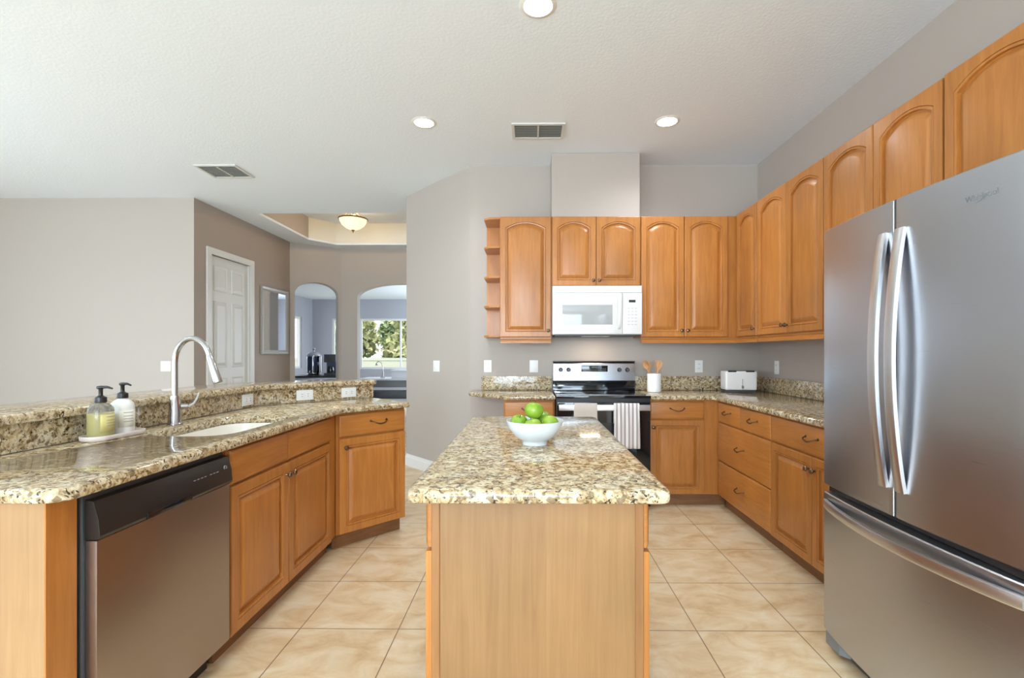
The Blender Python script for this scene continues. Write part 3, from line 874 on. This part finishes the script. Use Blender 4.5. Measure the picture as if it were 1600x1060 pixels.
# ------------------------------------------------------------------ microwave
mw = thing('microwave', 'white over-the-range microwave hung below the short cabinet', 'microwave', (.197, 4.16, 1.42))
MWW = .770; MH = .422
MB().box(0, MWW, .02, .397, 0, MH).build('housing', WPLAST, mw, bevel=.004)
MB().box(.003, MWW - .003, .002, .0195, .360, MH - .002).build('vent_grille', WPLAST, mw, bevel=.004)
text('GE', .014, (.385, .0015, .388), (R(90), 0, 0), INK, mw.children[-1])
d_ = MB(); d_.box(.003, .600, -.006, .0195, .004, .356); dr = d_.build('door', WPLAST, mw, bevel=.006)
MB().box(.083, .515, -.0075, -.0055, .085, .255).build('window', MWWIN, dr, bevel=.0008)
hh = MB(); hh.tube([(.570, -.006, .05), (.570, -.030, .07), (.570, -.036, .12), (.570, -.036, .28), (.570, -.030, .33), (.570, -.006, .35)], 1, rect=(.008, .012), up=(0, 1, 0)); hh.build('handle', WPLAST, dr, angle=40)
cpm = MB().box(.603, MWW - .003, -.004, .0195, .004, .356).build('control_panel', WPLAST, mw, bevel=.005)
MB().box(.655, .712, -.0052, -.0038, .275, .297).build('display', BLACKP, cpm, smooth=False)
b0_ = None
for i in range(6):
    for j in range(3):
        b_ = MB().box(-.010, .010, -.0008, .0008, -.004, .004).build('button', INK, cpm, smooth=False) if b0_ is None else None
        if b0_ is None: b0_ = b_
        else:
            b_ = b0_.copy(); COL.objects.link(b_)
        b_.location = (.655 + j * .030, -.0042, .225 - i * .028)
b0_.active_material = plain('soft_grey_print', srgb(205, 204, 203), .5)
MB().box(.02, MWW - .02, .03, .38, -.012, -.0005).build('underside', DARKP, mw, smooth=False)
MB().box(.26, .50, .05, .16, -.015, -.0125).build('lamp_lens', WMATTE, mw, smooth=False)
light('hood_lamp', 'AREA', (.595, 4.30, 1.40), (0, 0, 0), 1.6, (1, .82, .62), shape='RECTANGLE', size=.2, size_y=.08)

# ------------------------------------------------------------------ refrigerator (local: front at -y, x from far to near; rot -90)
fr = thing('refrigerator', 'large stainless steel french-door refrigerator with bottom freezer drawer', 'refrigerator', (1.296, 2.080, 0), RU)
FW = .88; MIDX = .440
MB().box(.004, FW - .004, .03, .83, .05, 1.755).build('cabinet_body', GREYP, fr, bevel=.006)
fbow = lambda x: -.040 - .028 * (1 - ((x - MIDX) / MIDX) ** 2)   # bowed outward front


def fdoor(x0, x1, z0, z1, name='door'):
    n = 14; fr_ = [(x0 + (x1 - x0) * i / n, fbow(x0 + (x1 - x0) * i / n)) for i in range(n + 1)]
    r_ = .008
    fr_[0] = (x0, fr_[0][1] + r_); fr_.insert(1, (x0 + r_ * .35, fbow(x0) + r_ * .25)); fr_[-1] = (x1, fbow(x1) + r_); fr_.insert(-1, (x1 - r_ * .35, fbow(x1) + r_ * .25))
    poly_ = [(x0, .025)] + fr_ + [(x1, .025)]
    m_ = MB(); m_.loft([[(x, y, z) for x, y in (inset(poly_[::-1], d) if d else (poly_ if area2(poly_) > 0 else poly_[::-1]))] for d, z in ((.004, z0), (0, z0 + .004), (0, z1 - .004), (.004, z1))])
    return m_.build(name, STEEL, fr, angle=30)


d1 = fdoor(0, MIDX - .004, .705, 1.778); d2 = fdoor(MIDX + .004, FW, .705, 1.778)
d3 = fdoor(0, FW, .085, .672, 'freezer_drawer')
MB().box(MIDX - .0035, MIDX + .0035, fbow(MIDX) + .004, .024, .706, 1.776).build('gasket', DARKP, fr, smooth=False)
MB().box(.01, FW - .01, -.02, .029, .674, .703).build('gasket_gap', BLACKP, fr, smooth=False)
MB().box(.03, FW - .03, .0, .029, .018, .082).build('base_grille', DARKP, fr, smooth=False)


def bow_v(x, z0, z1, door, bulge=.038):
    m_ = MB(); pts = []; y0 = fbow(x); n = 20
    for i in range(n + 1):
        u = i / n; pts.append((x, y0 - .003 - bulge * math.sin(PI * u) ** .85, z0 + (z1 - z0) * u))
    m_.tube(pts, 1, rect=(.008, .019), up=(0, 1, 0))
    return m_.build('handle', HANDLE, door, angle=35)


bow_v(MIDX - .045, .800, 1.672, d1); bow_v(MIDX + .034, .800, 1.672, d2)
m_ = MB(); pts = [(.03 + (FW - .06) * i / 24, fbow(.03 + (FW - .06) * i / 24) - .006 - .036 * math.sin(PI * i / 24) ** .8, .628) for i in range(25)]
m_.tube(pts, 1, rect=(.018, .007), up=(0, 0, 1))
m_.build('handle', HANDLE, d3, angle=35)
for x in (.06, FW - .06): MB().lathe([(.022, 0), (.026, .004), (.026, .05)], 16, c=(x, .06, 0), cap=True).build('foot', GREYP, fr)
MB().prism([(0, -.03), (.09, -.03), (.12, .0), (.12, .05), (0, .05)], .022, .078).build('hinge_foot', GREYP, fr, bevel=.006)
lx = .74; la = math.atan2(fbow(lx + .05) - fbow(lx - .05), .1)
text('Whirlpool', .024, (lx, fbow(lx) - .0006, 1.692), (R(90), 0, la), GREYP, d2, sx=.9)
sw = MB(); sw.tube([(lx - .02, fbow(lx) - .001, 1.676), (lx + .0, fbow(lx) - .001, 1.682), (lx + .018, fbow(lx) - .001, 1.700)], [.0006, .0014, .0006], 6); sw.build('emblem', GREYP, d2)

# ------------------------------------------------------------------ toaster, crock, utensils
ts = thing('toaster', 'small white two-slice toaster in the corner of the counter', 'toaster', (1.84, 4.28, CT1 + .001), R(-6))
MB().box(-.125, .125, -.075, .075, 0, .022).build('base', DARKP, ts, bevel=.006)
MB().box(-.132, .132, -.082, .082, .023, .188).build('shell', WPLAST, ts, bevel=.022, seg=4)
for y in (-.028, .028): MB().box(-.095, .095, y - .012, y + .012, .186, .1895).build('slot', BLACKP, ts, smooth=False)
for x in (-.075, .075): MB().box(x - .035, x + .035, -.0835, -.060, .180, .193).build('rack_end', BLACKP, ts, bevel=.004)
MB().box(.002, .018, -.096, -.080, .040, .062).build('lever', GREYP, ts, bevel=.003)
MB().box(.008, .012, -.0835, -.0815, .03, .12).build('lever_slot', GREYP, ts, smooth=False)
cr = MB(); cr.lathe([(.0001, 0), (.056, 0), (.061, .006), (.061, .158), (.059, .163), (.055, .163), (.054, .158), (.054, .012), (.0001, .012)], 40)
tag(cr.build('utensil_crock', CERAM, loc=(1.105, 4.30, CT1 + .001)), 'white cylindrical ceramic crock holding wooden utensils', 'crock')


def utensil(label, name, ang_z, tilt, L, kind, dx, dy):
    m_ = MB(); m_.tube([(0, 0, 0), (0, 0, L * .55), (0, 0, L * .8)], [.0055, .0055, .006], 10)
    if kind == 'spoon':
        rings = []
        for i in range(11):
            u = i / 10; wdt = .026 * math.sin(PI * (u * .9 + .06)) ** .7; zc = L * .78 + .085 * u
            rings.append([(wdt * math.cos(2 * PI * k / 14), .006 * math.sin(2 * PI * k / 14) + .010 * math.sin(PI * u), zc) for k in range(14)])
        m_.loft(rings)
    else:
        rings = []
        for i, (wd_, zz) in enumerate(((.007, .76), (.014, .82), (.024, .92), (.027, 1.02), (.026, 1.10))):
            rings.append([(wd_, -.003, L * zz), (wd_, .003, L * zz), (-wd_, .003, L * zz), (-wd_, -.003, L * zz)])
        m_.loft(rings)
        if kind == 'fork':
            m_.box(-.026, -.012, -.003, .003, L * 1.09, L * 1.22); m_.box(-.006, .006, -.003, .003, L * 1.09, L * 1.22); m_.box(.012, .026, -.003, .003, L * 1.09, L * 1.22)
    o = m_.build(name, SPOON, loc=(1.105 + dx, 4.30 + dy, CT1 + .016))
    o.rotation_euler = (0, tilt, ang_z)
    return tag(o, label, 'utensil', 'wooden utensils in the crock')


utensil('wooden spoon with a round bowl leaning outward towards the range', 'wooden_spoon', 0, R(-18), .250, 'spoon', .0, .0)
utensil('slim wooden spoon standing almost upright behind the round spoon', 'wooden_spoon', 0, R(-4), .225, 'spoon', -.024, .032)
utensil('wooden spatula leaning outward away from the range', 'wooden_spatula', R(4), R(12), .235, 'spatula', -.008, -.026)
utensil('slotted wooden spatula upright in the crock beside the spatula', 'wooden_spatula', R(-10), R(6), .22, 'fork', .017, .020)

# ------------------------------------------------------------------ bowl of apples on island
BX, BYY = .020, 1.835
b_ = MB(); b_.lathe([(.0001, .006), (.040, .006), (.042, 0), (.047, 0), (.047, .012), (.052, .016), (.078, .034), (.098, .062), (.108, .088), (.1085, .091), (.1055, .091), (.095, .066), (.076, .040), (.050, .022), (.0001, .019)], 56)
tag(b_.build('fruit_bowl', CERAMB, loc=(BX, BYY, CT1 + .001), angle=60), 'pale footed ceramic bowl of green apples on the island', 'bowl')


def apple(label, x, y, z, r_, rx, ry):
    o = thing('apple', label, 'apple', (BX + x, BYY + y, CT1 + z), 0, 'green apples in the bowl'); o.rotation_euler = (rx, ry, random.random() * 6)
    prof = []
    for i in range(19):
        a_ = -PI / 2 + PI * i / 18
        rr_ = math.cos(a_) * (1 + .06 * math.sin(a_)); zz = math.sin(a_) * .90
        if rr_ < .42: zz -= math.copysign((.42 - rr_) ** 1.3 * .75, zz)
        prof.append((max(rr_ * r_, .0002), zz * r_))
    MB().lathe(prof, 28).build('flesh', APPLE, o, angle=80)
    MB().tube([(0, 0, r_ * .58), (.001, 0, r_ * .8), (.003, 0, r_ * 1.0)], [.0012, .001, .0014], 8).build('stem', BARK, o)
    return o


apple('green apple on top of the pile in the bowl', -.003, -.005, .128, .0365, R(14), R(4))
apple('green apple low in the bowl on the side facing the sink', -.060, -.008, .082, .0335, R(20), R(-14))
apple('small-looking green apple at the near rim of the bowl, under the top one', -.008, -.052, .075, .033, R(10), R(8))
apple('green apple low in the bowl on the side facing the refrigerator', .056, -.018, .083, .0325, R(-8), R(20))
apple('yellowish-green apple resting at the back of the bowl', .030, .048, .088, .034, R(-20), R(12))

# ------------------------------------------------------------------ faucet, soaps
fa = thing('faucet', 'tall chrome gooseneck pull-down faucet behind the sink', 'faucet', (-1.708, 2.31, CT1 + .001), R(-8))
MB().lathe([(.0001, 0), (.033, 0), (.033, .006), (.029, .010), (.027, .05), (.021, .125), (.0165, .14), (.0001, .14)], 32).build('base', CHROME, fa)
pts = [(0, 0, .135), (0, 0, .20), (0, 0, .30)]
for i in range(1, 15):
    a_ = PI - (PI * .90) * i / 14; pts.append((.095 + .095 * math.cos(a_), 0, .30 + .115 * math.sin(a_)))
MB().tube(pts, .0125, 16, up=(0, 1, 0)).build('spout', CHROME, fa)
e = Vector(pts[-1]); dv = (Vector(pts[-1]) - Vector(pts[-2])).normalized()
MB().tube([e, e + dv * .01, e + dv * .05, e + dv * .12, e + dv * .138], [.0125, .0155, .0165, .020, .0195], 20, up=(0, 1, 0)).build('spray_head', CHROME, fa)
hb = MB(); hb.tube([(.005, .018, .085), (.02, .03, .085), (.035, .04, .085)], [.014, .014, .012], 14); hb.build('valve', CHROME, fa)
hb = MB(); hb.tube([(.035, .04, .085), (.052, .055, .098), (.062, .065, .125), (.068, .07, .150)], [.008, .006, .0055, .005], 10); hb.build('lever', CHROME, fa)

tr = MB(); pl = fillet([(-.055, -.125), (.055, -.125), (.055, .125), (-.055, .125)], [.053] * 4, 10)
tr.loft([[(x, y, z) for x, y in inset(pl, d)] for d, z in ((.008, 0), (.002, .004), (0, .018), (.001, .020), (.005, .020), (.007, .012), (.02, .010))])
tag(tr.build('soap_tray', TRAYM, loc=(-1.705, 1.965, CT1 + .001), rotz=R(-4), angle=60), 'oval pale stone tray under the two pump bottles', 'tray')


def bottle(label, loc, rb, h_, body, inner, lab, rotz):
    o = thing('soap_dispenser', label, 'soap dispenser', loc, rotz, 'pump bottles on the tray')
    MB().lathe([(.0001, 0), (rb * .92, 0), (rb, .006), (rb, h_ * .78), (rb * .93, h_ * .87), (rb * .70, h_ * .95), (.017, h_), (.015, h_ + .004), (.0001, h_ + .004)], 36).build('bottle', body, o, angle=50)
    if inner: MB().lathe([(.0001, .003), (rb - .004, .003), (rb - .003, .008), (rb - .003, h_ * .70), (.0001, h_ * .70)], 32).build('liquid_soap', inner, o)
    lb = MB(); n = 12; rings = []
    for z in (h_ * .18, h_ * .68): rings.append([((rb + .0006) * math.cos(R(-60) + R(115) * i / n), (rb + .0006) * math.sin(R(-60) + R(115) * i / n), z) for i in range(n + 1)])
    lb.loft(rings, cap=False, closed=False); lo = lb.build('label', lab, o)
    so = lo.modifiers.new('thickness', 'SOLIDIFY'); so.thickness = .0004
    for kz in (.60, .50, .42, .34):
        MB().loft([[((rb + .0012) * math.cos(R(-35) + R(50) * i / 6), (rb + .0012) * math.sin(R(-35) + R(50) * i / 6), h_ * kz + dz) for i in range(7)] for dz in (0, .0022)], cap=False, closed=False).build('print_line', INK, lo)
    z = h_ + .003
    MB().lathe([(.0001, z), (.020, z), (.0205, z + .004), (.0195, z + .020), (.012, z + .024), (.0075, z + .028), (.007, z + .050), (.0105, z + .056), (.0105, z + .060), (.0001, z + .060)], 24).build('pump', BLACKP, o)
    MB().tube([(-.012, 0, z + .058), (.0, 0, z + .060), (.025, 0, z + .060), (.042, 0, z + .054)], [.006, .0065, .005, .0035], 10, up=(0, 0, 1)).build('nozzle', BLACKP, o)
    return o


bottle('clear pump bottle of olive-yellow soap on the tray', (-1.706, 1.905, CT1 + .012), .043, .135, BOTTLE, SOAP, LABEL, R(10))
bottle('white pump bottle on the tray beside the yellow soap', (-1.712, 2.015, CT1 + .012), .041, .142, WMATTE, None, LABELW, R(-10))

# ------------------------------------------------------------------ ceiling fixtures
def can(label, x, y):
    o = thing('recessed_light', label, 'ceiling light', (x, y, CZ), 0, 'recessed ceiling lights')
    MB().lathe([(.072, -.002), (.074, -.006), (.092, -.004), (.096, -.0005)], 40).build('trim_ring', WHITE, o)
    MB().lathe([(.0001, -.0045), (.060, -.0045), (.0715, -.003), (.0715, -.001)], 32).build('lens', LED, o)
    light('downlight', 'SPOT', (x, y, CZ - .02), (0, 0, 0), 44, (.88, .95, 1), spot_size=R(150), spot_blend=.9, shadow_soft_size=.07)


can('large-looking round ceiling light cut by the top edge of the photo', .043, 2.46)
can('round recessed ceiling light above the peninsula end', -.81, 3.70)
can('round recessed ceiling light above the corner of the kitchen', 1.05, 3.70)


can('added round recessed ceiling light, unseen behind the viewpoint over the peninsula side', -.81, -.5)  # these four cans are added out of view for top-down fill
can('added round recessed ceiling light, unseen behind the viewpoint over the refrigerator side', 1.05, -.5)
can('added round recessed ceiling light, unseen in the living side near the window wall', -4.2, 1.2)
can('added round recessed ceiling light, unseen in the living side near the plain wall', -4.6, 3.4)


def vent(label, x0, x1, y0, y1):
    o = thing('ceiling_vent', label, 'vent', ((x0 + x1) / 2, (y0 + y1) / 2, CZ), 0, 'ceiling vents')
    hx, hy = (x1 - x0) / 2, (y1 - y0) / 2; f = MB(); b = .022
    f.box(-hx, hx, -hy, -hy + b, -.012, -.0005); f.box(-hx, hx, hy - b, hy, -.012, -.0005); f.box(-hx, -hx + b, -hy + b, hy - b, -.012, -.0005); f.box(hx - b, hx, -hy + b, hy - b, -.012, -.0005)
    f.box(-.006, .006, -hy + b, hy - b, -.011, -.0005)
    f.build('frame', VENTW, o, smooth=False)
    MB().box(-hx + b, hx - b, -hy + b, hy - b, -.0015, -.0008).build('backing', VENTB, o, smooth=False)
    n = 8
    for s in (-1, 1):
        for i in range(n):
            y = -hy + b + (2 * hy - 2 * b) * (i + .5) / n
            xa, xb = sorted((s * .007, s * (hx - b - .001)))
            l_ = MB(); l_.loft([[(x, y - .008, -.010), (x, y + .006, -.003), (x, y + .007, -.004), (x, y - .007, -.011)] for x in (xa, xb)]); l_.build('louver', VENTW, o, smooth=False)
    return o


vent('white ceiling vent between the two far recessed lights', -.14, .275, 3.71, 3.975)
vent('white ceiling vent over the living side, near the foyer', -3.16, -2.76, 4.50, 4.83)

pd = thing('fill_pendant', 'white globe lamp added unseen behind the viewpoint to brighten the room', 'pendant lamp', (-.6, -2.4, CZ))  # glowing globe added out of view to brighten ceiling and walls
MB().lathe([(.0001, -.001), (.06, -.001), (.055, -.02), (.0001, -.025)], 24).build('canopy', BRASS, pd)
MB().tube([(0, 0, -.02), (0, 0, -.45), (0, 0, -.86)], .004, 8).build('cord', BRASS, pd)
MB().lathe([(.0001, -.86)] + [(.15 * math.sin(PI * i / 16), -1.0 + .14 * math.cos(PI * i / 16)) for i in range(1, 16)] + [(.0001, -1.14)], 28).build('globe', emit('fill_globe', (.80, .92, 1), 170), pd, angle=80)

fm = thing('ceiling_lamp', 'glowing alabaster bowl ceiling lamp with brass rim in the foyer tray', 'ceiling lamp', (-2.53, 6.9, TZ - .035))
MB().lathe([(.0001, -.001), (.075, -.001), (.07, -.02), (.03, -.03), (.012, -.035), (.010, -.15), (.0001, -.15)], 24).build('canopy', BRASS, fm)
MB().lathe([(.196, -.155), (.205, -.160), (.205, -.172), (.198, -.178), (.192, -.172)], 40).build('rim', BRASS, fm)
MB().lathe([(.192, -.165), (.185, -.20), (.155, -.25), (.10, -.295), (.05, -.315), (.0001, -.32)], 40).build('glass_bowl', BOWLG, fm, angle=80)
MB().lathe([(.0001, -.318), (.022, -.320), (.024, -.330), (.010, -.338), (.010, -.346), (.0001, -.365)], 20).build('finial', BRASS, fm)
for k in range(3):
    a_ = R(90 + 120 * k); pts = [(math.cos(a_) * r_, math.sin(a_) * r_, z) for r_, z in ((.012, -.10), (.05, -.12), (.07, -.09), (.10, -.10), (.15, -.15), (.197, -.163))]
    MB().tube(pts, .006, 8).build('arm', BRASS, fm)
light('foyer_bulb', 'POINT', (-2.53, 6.9, TZ - .12), (0, 0, 0), 14, (1, .72, .42), shadow_soft_size=.06)

# ------------------------------------------------------------------ foyer door and mirror
dr = MB(); Y0, Y1, HZ = 5.745, 6.555, 2.445
rects = []
dx = bpy.data.objects.new('door_1', None)
dm = MB(); W_ = Y1 - Y0
# slab with six raised panels, local x along wall
dm.box(0, W_, 0, .035, .005, HZ)
dob = dm.build('door_1', WHITE, loc=(-3.85, Y0, 0), rotz=R(90), smooth=False); struct(dob)
bpy.data.objects.remove(dx)
for (z0, z1) in ((.22, .95), (1.08, 1.90), (2.02, 2.33)):
    for (x0, x1) in ((.10, W_ / 2 - .045), (W_ / 2 + .045, W_ - .10)):
        f = lambda y, i: [(x0 + i, y, z0 + i), (x1 - i, y, z0 + i), (x1 - i, y, z1 - i), (x0 + i, y, z1 - i)]
        m_ = MB(); m_.loft([f(-.0003, 0), f(-.010, .004), f(-.006, .014), f(-.002, .022), f(-.003, .03), f(-.011, .052), f(-.012, .056)]); m_.build('door_panel', WHITE, dob, angle=10)
k = MB(); k.lathe([(.0001, -.055), (.02, -.054), (.027, -.042), (.02, -.028), (.010, -.022), (.010, -.006), (.028, -.004), (.028, 0)], 20, axis='y'); k.build('door_knob', SILVERF, dob, loc=(.07, -.0005, 1.0))
f = MB(); cw = .075
f.box(-cw, 0, -.02, 0, 0, HZ + .005); f.box(W_ + .01, W_ + .01 + cw, -.02, 0, 0, HZ + .005); f.box(-cw, W_ + .01 + cw, -.02, 0, HZ + .005, HZ + .005 + cw)
f.box(-.005, -.0005, -.0, .03, 0, HZ); f.box(W_ + .0005, W_ + .005, 0, .03, 0, HZ)
struct(f.build('trim_3', WHITE, loc=(-3.819, Y0 - .005, 0), rotz=R(90), smooth=False))
mi = thing('wall_mirror', 'tall mirror in a pale silver frame hanging beside the white door', 'mirror', (-3.818, 7.19, 1.24), R(90))
mw_, mh = .76, .985
f = MB(); b = .065
def fring(y, i): return [(-mw_ / 2 + i, y, i), (mw_ / 2 - i, y, i), (mw_ / 2 - i, y, mh - i), (-mw_ / 2 + i, y, mh - i)]
f.loft([fring(-.001, 0), fring(-.022, 0), fring(-.030, .012), fring(-.018, .04), fring(-.022, .055), fring(-.010, b)], cap=False)
f.build('frame', SILVERF, mi, smooth=False)
MB().box(-mw_ / 2 + b - .005, mw_ / 2 - b + .005, -.012, -.002, b - .005, mh - b + .005).build('mirror_glass', MIRR, mi, smooth=False)

# ------------------------------------------------------------------ furniture in the room beyond
sb = thing('sideboard', 'dark sideboard with a black top seen through the narrow arch', 'sideboard', (-4.02, 9.15, 0))
MB().box(-.75, .62, -.25, .25, .802, .835).build('top', DARKW, sb, bevel=.004)
MB().box(-.72, .59, -.22, .24, 0, .80).build('body', WFURN, sb, smooth=False)
for x in (-.71, -.27, .17): MB().box(x, x + .40, -.24, -.2205, .10, .78).build('door', WFURN, sb, bevel=.004)
ur = thing('beverage_urn', 'tall silver and dark beverage urn with a domed lid, seen through the arch', 'urn', (-4.08, 9.10, .836))
MB().lathe([(.0001, 0), (.12, 0), (.125, .02), (.10, .04), (.10, .05), (.0001, .05)], 28).build('base', CHROME, ur)
MB().lathe([(.0001, .051), (.118, .051), (.122, .08), (.122, .36), (.0001, .36)], 28).build('tank', plain('dark_steel_tank', srgb(70, 78, 98), .15, metal=1), ur)
for k in range(6):
    a_ = R(60 * k - 75); MB().tube([(math.cos(a_) * .126, math.sin(a_) * .126, .05), (math.cos(a_) * .126, math.sin(a_) * .126, .36)], .010, 8).build('rib', CHROME, ur)
MB().lathe([(.132, .361), (.135, .372), (.12, .40), (.08, .435), (.03, .452), (.0001, .455)], 28).build('lid', CHROME, ur, angle=70)
MB().lathe([(.012, .452), (.010, .475), (.026, .492), (.022, .515), (.0001, .522)], 16).build('lid_knob', CHROME, ur)
MB().tube([(0, -.12, .09), (0, -.17, .09), (0, -.185, .06)], [.012, .012, .010], 10).build('tap', CHROME, ur)
cm = thing('coffee_maker', 'dark coffee maker standing next to the beverage urn', 'coffee maker', (-3.74, 9.10, .836))
MB().box(-.11, .11, -.10, .14, 0, .05).build('base', DARKP, cm, bevel=.01)
MB().box(-.11, .11, .02, .14, .0505, .40).build('tower', plain('steel_blue_panel', srgb(90, 104, 130), .3, metal=.6), cm, bevel=.01)
MB().box(-.11, .11, -.10, .0195, .25, .40).build('brew_head', DARKP, cm, bevel=.01)
MB().lathe([(.0001, .0505), (.06, .0505), (.07, .10), (.055, .17), (.05, .18), (.0001, .18)], 20, c=(0, -.045, 0)).build('carafe', BLACKG, cm)
dk = thing('writing_desk', 'long white desk under the bright window seen through the wide arch', 'desk', (-2.38, 9.55, 0))
MB().box(-.95, .95, -.32, .40, .735, .765).build('top', WFURN, dk, bevel=.004)
MB().box(-.92, .92, -.28, .36, .60, .734).build('apron', GREYP, dk, smooth=False)
for x in (-.90, .84):
    for y in (-.27, .29): MB().box(x, x + .06, y, y + .06, 0, .599).build('leg', WFURN, dk, smooth=False)
bx = thing('storage_box', 'white lidded box on the far white desk', 'box', (-2.42, 9.50, .766))
MB().box(-.26, .30, -.16, .18, 0, .13).build('body', WFURN, bx, bevel=.006)
MB().box(-.275, .315, -.175, .195, .1305, .165).build('lid', WFURN, bx, bevel=.008)
ld = thing('desk_lamp', 'slim pale gooseneck lamp standing on the far desk before the window', 'lamp', (-2.93, 9.62, .766))
MB().lathe([(.0001, 0), (.05, 0), (.05, .015), (.02, .02), (.018, .12), (.0001, .12)], 20).build('base', SILVERF, ld)
MB().tube([(0, 0, .12), (0, 0, .22), (-.03, 0, .30), (-.08, 0, .33), (-.12, 0, .30)], .008, 10, up=(0, 1, 0)).build('stem', SILVERF, ld)
MB().lathe([(.012, .30), (.03, .25), (.028, .248), (.010, .297)], 16, c=(-.122, 0, 0)).build('shade', SILVERF, ld)
bn = thing('bench', 'dark padded bench in front of the far white desk', 'bench', (-2.62, 8.98, 0))
MB().box(-.52, .55, -.17, .17, .42, .56).build('seat', DARKW, bn, bevel=.02)
for x in (-.48, .45):
    for y in (-.14, .08): MB().box(x, x + .06, y, y + .06, 0, .419).build('leg', DARKW, bn, smooth=False)

# ------------------------------------------------------------------ outside: fence and trees
fe = thing('garden_fence', 'white vinyl privacy fence outside the far window', 'fence', (-4.0, 17.0, -.15))
MB().box(-6, 8, -.02, .02, .02, 1.15).build('infill', FENCEM, fe, smooth=False)
f = MB(); f.box(-6, 8, -.04, .04, 1.15, 1.24); f.box(-6, 8, -.04, .04, .02, .14); f.build('rail', FENCEM, fe, smooth=False)
for i in range(8): MB().box(-6 + i * 2 - .07, -6 + i * 2 + .07, -.07, .07, 0, 1.34).build('post', FENCEM, fe, smooth=False)


def tree(label, x, y, h_, r_, mat, n=4500):
    o = thing('tree', label, 'tree', (x, y, -.15), 0, 'trees behind the white fence')
    MB().tube([(0, 0, 0), (.05, 0, h_ * .4), (.0, .05, h_ * .75)], [.13, .09, .03], 10).build('trunk', BARK, o)
    m_ = MB(); cs = [(random.uniform(-.5, .5) * r_, random.uniform(-.4, .4) * r_, h_ * .62 + random.uniform(-.8, .8) * r_) for _ in range(9)]
    for i in range(n):
        c_ = Vector(random.choice(cs)); d = Vector((random.gauss(0, 1), random.gauss(0, 1), random.gauss(0, 1))).normalized() * r_ * .6 * random.random() ** .35
        p_ = c_ + d; s = random.uniform(.10, .19); u = Vector((random.gauss(0, 1), random.gauss(0, 1), random.gauss(0, 1))).normalized(); v = u.cross(Vector((random.gauss(0, 1), random.gauss(0, 1), random.gauss(0, 1)))).normalized()
        q_ = [m_.bm.verts.new(p_ + u * s), m_.bm.verts.new(p_ + v * s * .5), m_.bm.verts.new(p_ - u * s), m_.bm.verts.new(p_ - v * s * .5)]; m_.bm.faces.new(q_)
    m_.build('foliage', mat, o, smooth=False)


tree('pale bushy tree closest to the fence, seen through the narrow arch side', -6.95, 18.6, 3.3, 1.1, LEAF2)
tree('leafy green tree standing well back behind the fence', -5.5, 21.4, 3.5, 1.15, LEAF)
tree('pale yellow-green tree close behind the middle of the fence', -4.55, 18.6, 3.3, 1.1, LEAF2)
tree('green tree well back behind the fence, towards the wall edge', -3.2, 21.4, 3.5, 1.15, LEAF)
